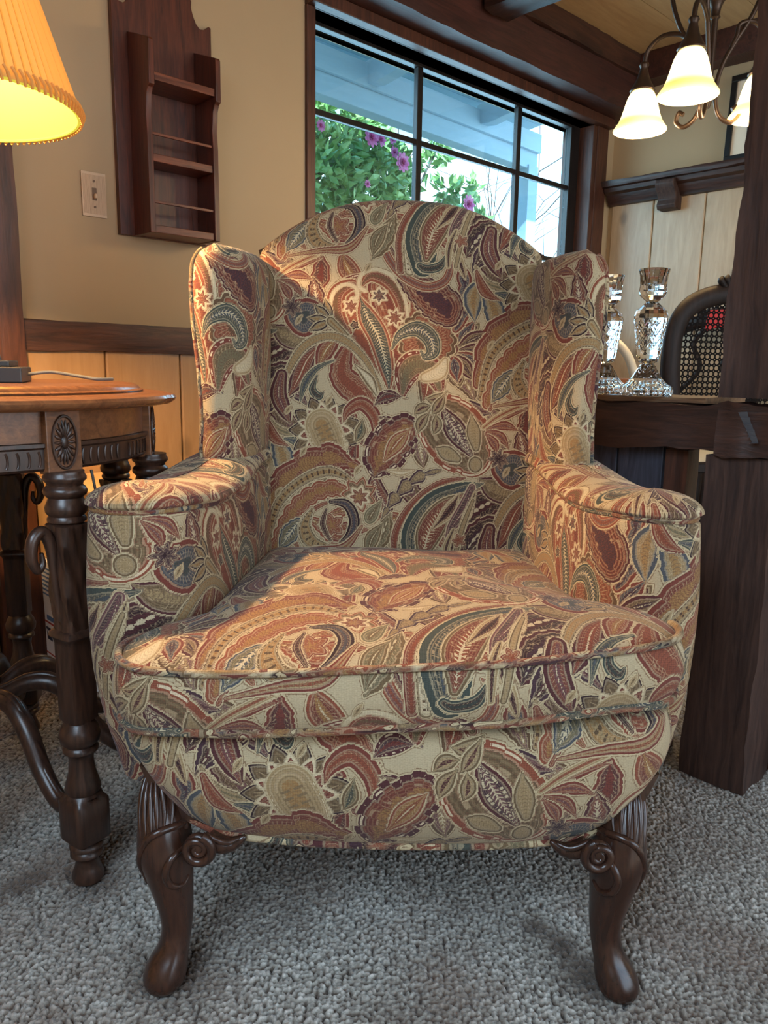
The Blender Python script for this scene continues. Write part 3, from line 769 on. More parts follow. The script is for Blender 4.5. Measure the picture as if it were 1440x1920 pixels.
# --- upholstered seat base with its bellied front
def base_pt(a):   # a in -1..1 round the front: returns plan point
    return None
bo = np.array([(.285, 1.50), (.315, 1.30), (.335, 1.12), (.343, 1.0), (.334, .938), (.305, .905), (.245, .893), (.12, .888), (0, .886)])
bfull = np.vstack([bo, np.c_[-bo[:-1, 0], bo[:-1, 1]][::-1]])
bpl = resample(catmull(bfull, 10), RES)
bn = np.gradient(bpl, axis=0); bn = np.c_[-bn[:, 1], bn[:, 0]]; bn /= np.linalg.norm(bn, axis=1, keepdims=True)
if bn[len(bn)//2, 1] > 0: bn = -bn
ax_ = np.abs(bpl[:, 0]); front = sstep(bpl[:, 1], 1.02, .92)
def zbot(x, fr):
    ctrl_x = [0, .12, .19, .235, .27, .30, .325, .36]; ctrl_z = [.197, .198, .203, .209, .225, .252, .278, .292]
    return np.interp(x, ctrl_x, ctrl_z)*fr+.235*(1-fr)
zb = zbot(ax_, front)
rows, uvs = [], []
nr = int(.20/RES)
arc = np.r_[0, np.cumsum(np.linalg.norm(np.diff(bpl, axis=0), axis=1))]; arc -= arc[-1]/2; arc = -arc if bpl[0, 0] < 0 else arc
arc = np.sign(bpl[:, 0])*np.abs(arc)
for i in range(nr+1):
    f = i/nr
    z = .386+(zb-.386)*f
    off = .030*np.sin(PI*min(1, f*.93+.07))**.8-.012*f**6 - .03*max(0, (.10-f)/.10)
    wr = .0012*np.sin(arc*70+3*np.sin(arc*13))*(1-f)
    p = bpl+bn*(off*(.25+.75*front*(1-.45*sstep(ax_, .26, .33)))+wr)[:, None]
    rows.append(np.c_[p, z])
    uvs.append(np.c_[arc, -.155-(.382-z)])
# turn under
p = bpl-bn*.03
rows.append(np.c_[p, zb+.004]); uvs.append(uvs[-1]-np.array([0, .03]))
G = np.array(rows); base = cloth_object('seat_base', G, np.array(uvs)+np.array([0.0, -.077]), chair, CO, flip=False)
pw = np.c_[bpl-bn*.010, zb-.001][::5]
cloth_tube('piping', pw, .0058, base, CO, False, .83)
for sgn in (-1, 1):
    kk = int(np.argmin(np.abs(bpl[:, 0]-sgn*.3385)+np.abs(bpl[:, 1]-.950)))
    cloth_tube('piping', G[8:-2, kk][::4]+np.array([0, -.001, 0]), .0042, base, CO, False, .47)
deck = MB().prism([(x, y) for x, y in bpl[::12]], 2, .366, .374)
deck.build('seat_deck', M['paisley_plain'] if 'paisley_plain' in M else plain('cream_deck_cloth', srgb(150, 120, 90), .9), chair, CO)

# --- arms: an upright padded wall with a rounded front and a soft top pad
arm_pl = [(.236, 1.52), (.248, 1.36), (.264, 1.20), (.283, 1.08), (.306, 1.022), (.345, .996), (.386, 1.0), (.411, 1.03), (.415, 1.09), (.397, 1.20), (.366, 1.33), (.335, 1.44), (.31, 1.53), (.27, 1.55)]
def make_arm(s):
    WID = .018 if s < 0 else -.004
    pl = resample(catmull(arm_pl, 10, True), RES, closed=True)
    n = len(pl); arcl = np.r_[0, np.cumsum(np.linalg.norm(np.diff(pl, axis=0), axis=1))]
    # medial line under the pad
    yc = np.clip(pl[:, 1], 1.06, 1.47)
    xi = np.interp(yc, [1.022, 1.08, 1.2, 1.36, 1.52], [.306, .283, .264, .248, .236]); xo = np.interp(yc, [1.03, 1.09, 1.2, 1.33, 1.44, 1.53], [.411, .415, .397, .366, .335, .31])
    med = np.c_[(xi+xo)/2, yc]
    dd = np.linalg.norm(pl-med, axis=1)
    rows, uvs = [], []
    def top(y): return .606+.010*sstep(y, 1.02, 1.16)*-1+.030*sstep(y, 1.18, 1.42)+.006
    zs = np.r_[np.arange(.222, .58, RES*1.1), np.arange(.58, .6121, RES*.9)]
    for z in zs:
        f = (z-.222)/(.612-.222)
        sc = np.interp(z, [.222, .26, .30, .38, .50, .612], [.862, .890, .925, .970, .997, .998])
        x = np.where(pl[:, 0] > med[:, 0], med[:, 0]+(pl[:, 0]-med[:, 0]), pl[:, 0])
        x = CXA+(x-CXA)*sc
        x = x+WID*np.clip((x-.30)/.10, 0, 1)
        rollin = .010*math.sin(PI*min(1, f*1.02))          # slight fullness
        q = np.c_[x, pl[:, 1]]
        dirn = (pl-med)/np.maximum(dd, 1e-6)[:, None]
        pin = -.0065*np.exp(-((z-.606)/.0035)**2)
        q = q+dirn*(rollin+pin)
        zz = .222+(top(pl[:, 1])-.222)*f
        rows.append(np.c_[q, zz]); uvs.append(np.c_[arcl, zz])
    nk = 34
    for i in range(1, nk+1):
        a = i/nk*PI/2
        k = math.cos(a); hgt = math.sin(a)
        k2 = max(k, .01)
        q = med+(pl-med)*k2+((pl-med)/np.maximum(dd, 1e-6)[:, None])*(.004*k)
        q[:, 0] += WID*np.clip((q[:, 0]-.30)/.10, 0, 1)
        zz = top(pl[:, 1])+.001+np.minimum(.030, dd*.62)*hgt
        rows.append(np.c_[q, zz]); uvs.append(np.c_[arcl+(1-k)*.0, top(pl[:, 1])+dd*(1-k2)*1.05])
    G = np.array(rows); UV = np.array(uvs)
    UV[..., 0] = UV[..., 0]*1.0
    G[..., 0] *= s
    UV[..., 0] = UV[..., 0]-.385 if s > 0 else .328-UV[..., 0]
    o = cloth_object('armrest', G, UV+np.array([0, -.074]), chair, CO, closed=True, flip=(s < 0))
    # welt under the pad, from the outer front corner round the front and up the inner edge
    j = np.where((pl[:, 1] < 1.40) & ((np.arange(n) < n*.55) | (pl[:, 1] < 1.06)))[0]
    iw = len(zs)-1-2
    sel = [t for t in range(n) if (pl[t, 1] < 1.36 and t < n*.62 and not (pl[t, 0] > med[t, 0]+.02 and pl[t, 1] > 1.07))]
    path = G[iw][sel][::4].copy()
    cloth_tube('piping', path, .0048, o, CO, False, .2 if s > 0 else .66)
    return o
CXA = .20
arms = [make_arm(-1), make_arm(1)]

# --- inside back with camel top
HW_B, HW_T = .262, .276
def back_top(u): return 1.020+.101*np.cos(PI/2*np.clip(np.abs(u), 0, 1)**1.35)
nu = int(.56/RES); us = np.linspace(-1, 1, nu)
tp = back_top(us)
rows, uvs = [], []
RB = .030
zz0 = .40
nf = int(.70/RES); nrr = 30; nb_ = 40
def back_plane(z): return 1.392+.165*(z-.42)/.69
for i in range(nf+nrr+nb_+1):
    if i <= nf:
        f = i/nf; z = zz0+(tp-RB-zz0)*f
        y = back_plane(z)-.024*(1-us**2)*np.sin(PI*min(1, .15+f*.8))-.012*np.exp(-((f-.22)/.2)**2)*(1-us**2)
        vco = z
    elif i <= nf+nrr:
        a = (i-nf)/nrr*PI
        z = tp-RB+RB*np.sin(a)
        y = back_plane(tp-RB)+RB*(1-np.cos(a))-.024*(1-us**2)*math.sin(PI*.95)*max(0, math.cos(a))
        vco = tp-RB+RB*a
    else:
        f = (i-nf-nrr)/nb_
        z = (tp-RB)+(.25-(tp-RB))*f
        y = back_plane(tp-RB)+2*RB-.02*f
        vco = tp-RB+RB*PI+(tp-z)
    edge = np.clip((np.abs(us)-.90)/.10, 0, 1)
    y = y+.035*(1-np.sqrt(np.clip(1-edge**2, 0, 1)))*(1 if i <= nf+nrr//2 else -.4)
    w = HW_B+(HW_T-HW_B)*np.clip((z-.45)/.6, 0, 1)
    x = us*w
    rows.append(np.c_[x, y, z]); uvs.append(np.c_[x*1.0, (vco-.452)*1.03])
G = np.array(rows); cloth_object('backrest', G, np.array(uvs)+np.array([0.012, .0]), chair, CO, flip=False)

# --- wings
wing_pl = [(.236, 1.47), (.240, 1.40), (.252, 1.345), (.278, 1.307), (.312, 1.290), (.340, 1.297), (.356, 1.322), (.352, 1.355), (.334, 1.40), (.312, 1.47), (.29, 1.56), (.255, 1.565)]
def make_wing(s):
    pl = resample(catmull(wing_pl, 10, True), RES, closed=True)
    n = len(pl); arcl = np.r_[0, np.cumsum(np.linalg.norm(np.diff(pl, axis=0), axis=1))]
    t = np.clip((1.56-pl[:, 1])/(1.56-1.315), 0, 1)
    med = np.c_[np.interp(pl[:, 1], [1.325, 1.36, 1.42, 1.50, 1.53], [.318, .300, .282, .268, .268]), np.clip(pl[:, 1], 1.325, 1.525)]
    dd = np.linalg.norm(pl-med, axis=1); dirn = (pl-med)/np.maximum(dd, 1e-6)[:, None]
    X0 = .243; WSC = 1.0 if s < 0 else .88
    rows, uvs = [], []
    z0, z1 = .615, .955
    def grow(z): return np.interp(z, [.60, .635, .66, .70, .74, .80, .87, .93, .97, 1.0], [.90, .895, .87, .835, .83, .87, .955, 1.0, .995, .97])*WSC
    def shift(z): return np.interp(z, [.60, .66, .75, .93, 1.0], [.012, .004, .0, .006, .014])
    def lift(p, med_): return .0
    def place(q, z):
        g = grow(z) if np.isscalar(z) else grow(z)
        x = X0+(q[:, 0]-.232)*g*.92; y = q[:, 1]+shift(z)+.05*(z-.75)
        return x, y
    zs = np.arange(z0, z1, RES*1.1)
    zs_full = []
    for z in zs:
        f = (z-z0)/(z1-z0)
        slope = .018*np.clip((.31-pl[:, 0])/.07, -1, 1)*0
        pin = -.012*np.exp(-((z-z0)/.02)**2)
        q = pl+dirn*(pin+.004*math.sin(PI*f))
        x, y = place(q, z)
        rows.append(np.c_[x, y, np.full(n, z)]); uvs.append(np.c_[arcl, np.full(n, z)])
    nk = 40
    H = np.interp(pl[:, 0], [.23, .26, .30, .345, .36], [.048, .046, .047, .040, .036])
    for i in range(1, nk+1):
        a = i/nk*PI/2; k = math.cos(a)**.8; k2 = max(k, .01)
        q = med+(pl-med)*k2
        z = z1+H*math.sin(a)
        x = X0+(q[:, 0]-.232)*grow(z)*.92; y = q[:, 1]+shift(z)+.05*(z-.75)
        rows.append(np.c_[x, y, z]); uvs.append(np.c_[arcl, z+dd*(1-k2)])
    G = np.array(rows); UV = np.array(uvs); G[..., 0] *= s
    UV[..., 0] = UV[..., 0]-.337 if s > 0 else .227-UV[..., 0]
    UV[..., 1] -= (.430 if s > 0 else .452)
    o = cloth_object('wing', G, UV, chair, CO, closed=True, flip=(s < 0))
    # welt down the outer edge, over the top
    kk = int(np.argmin(np.abs(pl[:, 0]-.3480)+np.abs(pl[:, 1]-1.304)*2))
    p1 = G[2:len(zs), kk][::5]
    kt = int(np.argmin(np.linalg.norm(pl-np.array([.29, 1.56]), axis=1)))
    dome = G[len(zs):len(zs)+nk-12, kk][::3]
    path = np.vstack([p1, dome])
    cloth_tube('piping', path, .0048, o, CO, False, .4 if s > 0 else .9)
    return o
wings = [make_wing(-1), make_wing(1)]

# --- carved front legs and plain back legs
def sect(xc, yc, z, rx, ry, n=40, flute=0., pw=1.):
    out = []
    for k in range(n):
        a = 2*PI*k/n; c, s_ = math.cos(a), math.sin(a)
        rr = 1.+flute*(abs(math.cos(a*6))-.5)
        out.append((xc+rx*rr*abs(c)**pw*np.sign(c), yc+ry*rr*abs(s_)**pw*np.sign(s_), z))
    return out
def front_leg(s):
    prof = np.array([  # z, x, y, rx, ry, flute
        (.318, .302, .990, .016, .024, .0), (.298, .307, .966, .019, .028, .02), (.275, .309, .948, .022, .033, .04), (.248, .307, .933, .026, .037, .05), (.218, .302, .923, .0305, .041, .02), (.185, .298, .917, .034, .041, 0),
        (.155, .293, .915, .030, .035, 0), (.125, .288, .914, .0255, .028, 0), (.095, .2835, .913, .0215, .0225, 0), (.072, .2825, .911, .0195, .0205, 0), (.052, .285, .906, .0205, .023, 0), (.036, .290, .900, .0245, .028, 0), (.020, .293, .896, .0275, .032, 0), (.008, .293, .896, .0255, .030, 0), (.0, .293, .897, .021, .025, 0)])
    prof[:, 2] -= .014
    low = np.linspace(0, 1, len(prof))
    prof[:, 1] += (.010*low if s < 0 else -.018*(1-low))
    P = resample(catmull(prof, 8), n=70)
    rings = [sect(p[1]*s, p[2], p[0], p[3], p[4], 48, max(0, p[5]), .92) for p in P]
    b = MB().loft(rings)
    zz_, xx_, yy_, rxx, ryy = P[::-1, 0], P[::-1, 1], P[::-1, 2], P[::-1, 3], P[::-1, 4]
    dx0 = np.interp(.2, zz_, xx_)-.299          # how far this knee sits from the drawing
    def surf(x, z, lift=.001):                   # a point on the front of the leg
        xc, yc, rx, ry = [np.interp(z, zz_, c) for c in (xx_, yy_, rxx, ryy)]
        t = float(np.clip((x+dx0-xc)/rx, -.985, .985))
        return ((xc+rx*t*1.01)*s, yc-(ry+lift)*math.sqrt(1-t*t), z)
    cs = [(.268, .198), (.280, .192), (.287, .174), (.283, .156), (.271, .148), (.265, .154)]
    b.tube([surf(x, z) for x, z in catmull(cs, 8)], [.003, .0048, .0052, .0050, .004, .002], 8)
    rg = [(.262, .213), (.275, .224), (.290, .227), (.305, .221), (.316, .206), (.322, .186), (.321, .164), (.316, .146)]
    b.tube([surf(x, z) for x, z in catmull(rg, 8)], [.004, .005, .0052, .005, .0046, .004, .003, .0012], 8)
    for k in range(6):                           # shell ribs fanning up from the ridge
        f = k/5.
        ln = [(.283+.036*f, .228-.014*f*f), (.284+.040*f, .246-.006*f), (.290+.034*f, .266-.004*f), (.299+.022*f, .286-.004*f)]
        b.tube([surf(x, z, .0005) for x, z in catmull(ln, 6)], [.0012, .0034, .0042, .0016], 7)
    o = b.build('leg', M['mahogany'], chair, CO, ang=60)
    # scroll volute and the bracket ear that follows the rail
    v = MB()
    sp = []
    for k in range(44):
        a = k/43*2*PI*1.85; r = .0205*(1-k/43*.82)
        sp.append((.252+r*math.cos(a+1.9), .868+.004*k/43, .203+r*math.sin(a+1.9)))
    v.tube([(x*s, y, z) for x, y, z in sp], np.linspace(.0065, .0035, 44), 8)
    v.ball((.252*s, .878, .203), .0185, 12, (1, .5, 1))
    ear = [(.240, .884, .210), (.226, .886, .201), (.214, .888, .200), (.204, .889, .204), (.195, .890, .210)]
    v.tube(catmull([(x*s, y, z) for x, y, z in ear], 8), [.012, .012, .010, .007, .003], 10)
    ear2 = [(.242, .874, .222), (.226, .876, .212), (.214, .878, .209), (.202, .882, .212)]
    v.tube(catmull([(x*s, y, z) for x, y, z in ear2], 8), [.004, .0045, .004, .002], 8)
    blk = [(.33, .300), (.296, .215), (.262, .225), (.24, .215), (.215, .212), (.202, .222), (.215, .24), (.25, .26)]
    v.prism([(x*s, z) for x, z in blk], 1, .90, .935)
    v.build('carved_scroll', M['mahogany'], o, CO, ang=60)
    return o
for s in (-1, 1): front_leg(s)
for s in (-1, 1):
    prof = [(.26, .255, 1.52, .024, .024), (.15, .256, 1.545, .021, .021), (.05, .257, 1.585, .018, .018), (0, .257, 1.60, .019, .019)]
    P = resample(catmull(prof, 6), n=20)
    MB().loft([sect(p[1]*s, p[2], p[0], p[3], p[4], 20, 0, .5) for p in P]).build('leg', M['mahogany'], chair, CO)
# ------------------------------------------------------------------ floor
def axis_grid(a, b, fine, c0, c1, coarse):
    xs = list(np.arange(a, b+1e-6, fine))
    left = [a]; st = fine
    while left[-1] > c0: st = min(st*1.35, coarse); left.append(left[-1]-st)
    right = [b]; st = fine
    while right[-1] < c1: st = min(st*1.35, coarse); right.append(right[-1]+st)
    return np.array(left[1:][::-1]+xs+right[1:])
gx = axis_grid(-1.02, 1.0, .0023, -3.2, 4.6, .3); gy = axis_grid(.42, 1.75, .0023, -2.6, 6.2, .3)
X, Y = np.meshgrid(gx, gy)
def tuft_field(X, Y, s, seed):
    ix = np.floor(X/s).astype(np.int64); iy = np.floor(Y/s).astype(np.int64)
    h = np.zeros_like(X)
    def hsh(a, b, k):
        v = np.sin(a*127.1+b*311.7+k*74.7+seed)*43758.5453; return v-np.floor(v)
    for dx in (-1, 0, 1):
        for dy in (-1, 0, 1):
            a = ix+dx; b = iy+dy
            cx = (a+.15+.7*hsh(a, b, 0))*s; cy = (b+.15+.7*hsh(a, b, 1))*s
            an = hsh(a, b, 2)*PI; sc = .55+.25*hsh(a, b, 3)
            ux = (X-cx)*np.cos(an)+(Y-cy)*np.sin(an); uy = -(X-cx)*np.sin(an)+(Y-cy)*np.cos(an)
            d2 = (ux/(s*sc*1.25))**2+(uy/(s*sc*.8))**2
            h = np.maximum(h, np.clip(1-d2, 0, 1)**.6*(.65+.35*hsh(a, b, 4)))
    return h
Hh = tuft_field(X, Y, .0064, 3.)
fade = np.clip((X+1.10)/.06, 0, 1)*np.clip((1.08-X)/.06, 0, 1)*np.clip((Y-.38)/.03, 0, 1)*np.clip((1.85-Y)/.08, 0, 1)
mod = np.ones_like(X)
for k in range(12):
    mod += .05*np.sin(X*rng.uniform(4, 26)+Y*rng.uniform(-26, 26)+rng.uniform(0, 6))
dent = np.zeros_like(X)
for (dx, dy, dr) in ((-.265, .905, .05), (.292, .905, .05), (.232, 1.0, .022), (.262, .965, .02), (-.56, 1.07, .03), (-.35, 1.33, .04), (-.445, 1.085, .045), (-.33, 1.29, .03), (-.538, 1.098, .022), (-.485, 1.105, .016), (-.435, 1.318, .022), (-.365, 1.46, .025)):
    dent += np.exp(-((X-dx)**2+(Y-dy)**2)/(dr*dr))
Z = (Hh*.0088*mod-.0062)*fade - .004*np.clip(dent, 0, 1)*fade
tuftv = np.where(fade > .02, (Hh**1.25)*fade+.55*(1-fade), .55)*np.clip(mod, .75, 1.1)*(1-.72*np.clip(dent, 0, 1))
R_, C_ = X.shape
vs = np.stack([X, Y, Z], -1).reshape(-1, 3).astype(np.float32)
ii, jj = np.meshgrid(np.arange(R_-1), np.arange(C_-1), indexing='ij')
q = np.stack([ii*C_+jj, ii*C_+jj+1, (ii+1)*C_+jj+1, (ii+1)*C_+jj], -1).reshape(-1, 4)
me = bpy.data.meshes.new('floor')
me.vertices.add(len(vs)); me.vertices.foreach_set('co', vs.ravel())
me.loops.add(q.size); me.loops.foreach_set('vertex_index', q.astype(np.int32).ravel())
me.polygons.add(len(q)); me.polygons.foreach_set('loop_start', np.arange(0, q.size, 4, dtype=np.int32))
me.update(calc_edges=True)
a = me.attributes.new('tuft', 'FLOAT', 'POINT'); a.data.foreach_set('value', np.clip(tuftv, 0, 1).astype(np.float32).ravel())
me.shade_smooth(); me.materials.append(M['carpet'])
fo = bpy.data.objects.new('floor', me); COL.objects.link(fo); tag(fo, 'grey-beige cut pile carpet', 'carpet', kind='structure')

# ------------------------------------------------------------------ walls (room frame)
WT = .16
wx0, wx1, wz0, wz1 = .985, 2.70, 1.00, 1.93        # window opening
b = MB()
b.box(-1.6, wx0, 0, WT, 0, CEIL); b.box(wx1, LW+WT, 0, WT, 0, CEIL); b.box(wx0, wx1, 0, WT, 0, wz0); b.box(wx0, wx1, 0, WT, wz1, CEIL)
b.room('wall_left', M['wall_paint'], smooth=False)
MB().box(LW, LW+WT, -4.4, 0, 0, CEIL).room('wall_right', M['wall_paint'], smooth=False)
MB().box(-1.76, -1.6, -4.4, WT, 0, CEIL).room('wall_back', M['wall_paint'], smooth=False)
# the wall behind the camera has a wide window opening
b = MB(); b.box(-1.76, -.9, -4.56, -4.4, 0, CEIL); b.box(2.4, LW+WT, -4.56, -4.4, 0, CEIL); b.box(-.9, 2.4, -4.56, -4.4, 0, .45); b.box(-.9, 2.4, -4.56, -4.4, 2.05, CEIL)
b.room('wall_front', M['wall_paint'], smooth=False)
# ceiling boards run along the window wall
b = MB(); w = .29; y = WT
while y > -4.56:
    b.box(-1.76, LW+WT, y-w+.003, y, CEIL, CEIL+.03); y -= w
b.box(-1.76, LW+WT, -4.56, WT, CEIL+.012, CEIL+.06)
b.room('ceiling', M['pine_ceiling'], smooth=False)

# left wainscot boards, rail, timber
def boards(name, mat, along, p0, p1, z0, z1, first, w, depth, sign=1):
    b = MB(); edges = [p0]; e = first
    while e < p1:
        if e > p0: edges.append(e)
        e += w
    edges.append(p1)
    for a, c in zip(edges[:-1], edges[1:]):
        g = .0025
        if along == 'x':
            poly = [(a+g, -depth*.2), (a+g, -depth+.003), (a+g+.004, -depth), (c-g-.004, -depth), (c-g, -depth+.003), (c-g, -depth*.2)]
            b.prism(poly, 2, z0, z1)
        else:
            poly = [(LW-depth*.2, a+g), (LW-depth+.003, a+g), (LW-depth, a+g+.004), (LW-depth, c-g-.004), (LW-depth+.003, c-g), (LW-depth*.2, c-g)]
            b.prism(poly, 2, z0, z1)
    if along == 'x': b.box(p0, p1, -depth*.5, -.0005, z0, z1)
    else: b.box(LW-depth*.5, LW-.0005, p0, p1, z0, z1)
    return b.room(name, mat, smooth=False)
boards('trim_1', M['pine'], 'x', .046, .985, .0, .838, .268, .23, .022)
boards('trim_2', M['pine'], 'x', .985, LW-.025, .0, .90, 1.0, .21, .022)
MB().rough_box(.046, .985, -.034, -.0005, .833, .909, 0, .0016, 24, 4).room('trim_3', M['dark_timber_x'], ang=50)
# the two dark uprights and the pale door beyond the near one
MB().rough_box(-.056, .044, -.062, -.0005, 0, CEIL-.002, 2, .0025, 26, 9).room('trim_4', M['red_timber_z'], ang=50)
dr = MB().box(-.90, -.062, -.030, -.0005, .01, 2.05).room('door_1', M['pine'], smooth=False, bevel=.003)

# ------------------------------------------------------------------ window
RD = .085        # the glass sits this deep in the opening
b = MB()
b.box(wx0-.0, wx0+.035, -.012, WT, wz0, wz1)                 # casing left
b.box(wx1-.0, wx1+.095, -.014, WT*.2, wz0-.02, wz1+.05)
b.box(wx1-.030, wx1, -.010, WT, wz0, wz1)
b.box(wx0-.01, wx1+.095, -.02, WT, wz0-.045, wz0)
win = MB(); win.v, win.f = b.v, b.f
win.room('window_1', M['red_timber_z'], smooth=False, bevel=.003)
wo = bpy.data.objects['window_1']
def wpart(b, name, mat, **k):
    o = b.build(name, mat, wo, **k); return o
gx0, gx1, gz0, gz1 = wx0+.035, wx1-.030, wz0, wz1
scl = (2.137+RD)/2.137                                          # mullions were sighted on the wall plane
def deep(x): return -.673+(x+.673)*scl
m1, m2 = deep(1.505), deep(2.103); gR = 2.60
h1, h2 = .8+(1.622-.8)*scl, .8+(1.301-.8)*scl; gT = .8+(1.897-.8)*scl
b = MB()
b.box(gR, gx1, RD-.02, RD+.012, gz0, gz1); b.box(gx0, gx0+.03, RD-.02, RD+.012, gz0, gz1)
b.box(gx0+.03, gR, RD-.02, RD+.012, min(gT, gz1-.012), gz1); b.box(gx0+.03, gR, RD-.02, RD+.012, gz0, gz0+.03)
wpart(b, 'sash_frame', M['window_dark'], smooth=False, bevel=.002)
b = MB(); b.box(m1-.014, m1+.014, RD-.014, RD+.009, gz0+.03, gz1-.012); b.box(m2-.014, m2+.014, RD-.014, RD+.009, gz0+.03, gz1-.012)
wpart(b, 'mullion', M['window_dark'], smooth=False, bevel=.002)
b = MB()
for h in (h1, h2): b.box(gx0+.03, gR, RD-.011, RD+.008, h-.010, h+.010)
wpart(b, 'glazing_bar', M['window_dark'], smooth=False, bevel=.002)
xs = [gx0+.03, m1-.014, m1+.014, m2-.014, m2+.014, gR]
zs = [gz0+.03, h2-.01, h2+.01, h1-.01, h1+.01, gz1-.012]
for i in (0, 2, 4):
    for j in (0, 2, 4):
        wpart(MB().box(xs[i], xs[i+1], RD+.003, RD+.006, zs[j], zs[j+1]), 'pane', M['pane'], smooth=False)
# head lining under the lintel, then the lintel itself, the moulding above it and the stub beam
b = MB(); b.box(wx0, wx1, -.01, WT, wz1, wz1+.016); b.box(wx0-.0, wx1+.095, -.045, -.0005, wz1, wz1+.04)
wpart(b, 'head_lining', M['red_timber_z'], smooth=False, bevel=.003)
MB().rough_box(.99, LW-.002, -.150, -.0005, 1.972, 2.125, 0, .0022, 40, 21).room('trim_5', M['red_timber_x'], ang=50)
MB().rough_box(.99, LW-.002, -.165, -.0005, 2.128, CEIL-.001, 0, .002, 40, 22).room('trim_6', M['dark_timber_x'], ang=50)
MB().rough_box(1.665, 1.80, -3.6, -.167, 2.072, CEIL-.001, 1, .0025, 40, 23).room('trim_7', M['dark_timber_y'], ang=50)
# right wall: wainscot to plate-rail height, crown beam
boards('trim_8', M['pine_pale'], 'y', -3.2, -.024, .0, 1.64, -.024-.22-.248*12, .248, .022)
MB().rough_box(LW-.10, LW-.0005, -3.4, -.166, 2.10, CEIL-.001, 1, .003, 40, 31).room('trim_9', M['red_timber_x'], ang=50)

# plate rail with corbels
pr = thing('plate_rail', 'dark hewn plate rail shelf with carved corbel on the boarded wall', 'shelf', rw(LW, -.30, 1.6), ROT_ROOM)
O = (LW, -.30, 1.6)
b = MB()
b.rough_box(LW-.115, LW-.023, -2.2, -.006, 1.664, 1.690, 1, .002, 40, 33)
pr.children or b.build('shelf_board', M['dark_timber_y'], pr, O, ang=50)
prof = [(LW-.023, 1.590), (LW-.045, 1.592), (LW-.050, 1.605), (LW-.062, 1.620), (LW-.068, 1.636), (LW-.088, 1.645), (LW-.094, 1.6625), (LW-.023, 1.6625)]
MB().prism([(x, z) for x, z in prof], 1, -2.2, -.018).build('cornice_moulding', M['dark_timber_y'], pr, O, ang=30)
cp = [(LW-.0955, 1.662), (LW-.112, 1.656), (LW-.116, 1.64), (LW-.105, 1.615), (LW-.085, 1.595), (LW-.078, 1.575), (LW-.088, 1.552), (LW-.078, 1.535), (LW-.0225, 1.532), (LW-.0225, 1.5885), (LW-.06, 1.62), (LW-.09, 1.645)]
for yy in (-.335, -1.15): MB().prism(cp, 1, yy-.045, yy+.045).build('corbel', M['dark_timber_z'], pr, O, ang=30, bevel=.004)

# framed picture standing on the rail
pic = thing('framed_picture', 'black framed picture with wide white mat standing on the plate rail', 'picture', rw(LW-.04, -.76, 1.695), ROT_ROOM)
O = (LW-.04, -.76, 1.694)
def tilt(p): return np.array([p[0]+(p[2]-1.694)*.045, p[1], p[2]])
b = MB(); fw = .024
for (y0, y1, z0, z1) in ((-.95, -.57, 1.694, 1.694+fw), (-.95, -.57, 2.040-fw, 2.040), (-.95, -.95+fw, 1.694+fw, 2.040-fw), (-.57-fw, -.57, 1.694+fw, 2.040-fw)):
    b.box(LW-.062, LW-.040, y0, y1, z0, z1)
b.xf(tilt).build('frame', M['black'], pic, O, smooth=False, bevel=.002)
MB().box(LW-.052, LW-.045, -.95+fw, -.57-fw, 1.694+fw, 2.040-fw).xf(tilt).build('mat', M['mat_board'], pic, O, smooth=False)
MB().box(LW-.0545, LW-.0525, -.87, -.655, 1.785, 1.955).xf(tilt).build('print', M['print'], pic, O, smooth=False)

# ------------------------------------------------------------------ light switch
sw = thing('light_switch', 'ivory ribbed toggle light switch plate on the wall left of the spice rack', 'switch', rw(.266, 0, 1.248), ROT_ROOM)
O = (.266, 0, 1.248)
b = MB(); b.box(.2325, .2995, -.0055, -.0005, 1.190, 1.304)
for k in range(19):
    x = .2365+k*.00328; b.box(x, x+.0016, -.0068, -.0054, 1.197, 1.297)
b.build('plate', M['switch'], sw, O, smooth=False, bevel=.001)
b = MB(); b.box(.2600, .2720, -.0075, -.0055, 1.232, 1.264); b.build('slot', M['switch_dark'], sw, O, smooth=False)
b = MB(); b.box(.2625, .2695, -.019, -.0075, 1.236, 1.248).build('toggle', M['switch'], sw, O, smooth=False, bevel=.002)
for zz in (1.215, 1.281): MB().lathe([(.003, 0), (.003, .002)], 12).xf(lambda p, zz=zz: np.array([.266+p[0], -.0068-p[2], zz+p[1]])).build('screw', M['switch_dark'], sw, O)

# ------------------------------------------------------------------ spice rack
sp = thing('spice_rack', 'red-brown wooden wall spice rack with scrolled top and three empty shelves', 'shelf', rw(.48, 0, 1.153), ROT_ROOM)
O = (.48, 0, 1.153)
half = [(.150, 1.153), (.150, 1.690), (.150, 1.755), (.143, 1.757), (.136, 1.750), (.128, 1.744), (.115, 1.742), (.103, 1.752), (.094, 1.770), (.088, 1.79), (.090, 1.806), (.07, 1.84), (.045, 1.868), (.0, 1.882)]
out = [(.48+x, z) for x, z in half]+[(.48-x, z) for x, z in half[:-1]][::-1]
MB().prism(out, 1, -.018, -.0005).build('back_panel', M['spice'], sp, O, ang=25, bevel=.0015)
side = [(-.018, 1.153), (-.112, 1.153), (-.112, 1.40), (-.108, 1.45), (-.112, 1.475), (-.114, 1.50), (-.122, 1.516), (-.132, 1.522), (-.132, 1.628), (-.128, 1.634), (-.018, 1.675)]
for x in (.372, .572): MB().prism(side, 0, x, x+.016).build('side_panel', M['spice'], sp, O, ang=25, bevel=.0015)
for z, d in ((1.535, .126), (1.338, .107), (1.155, .107)): MB().box(.3885, .5715, -d, -.0185, z, z+.020).build('shelf', M['spice_x'], sp, O, smooth=False, bevel=.0015)
b = MB()
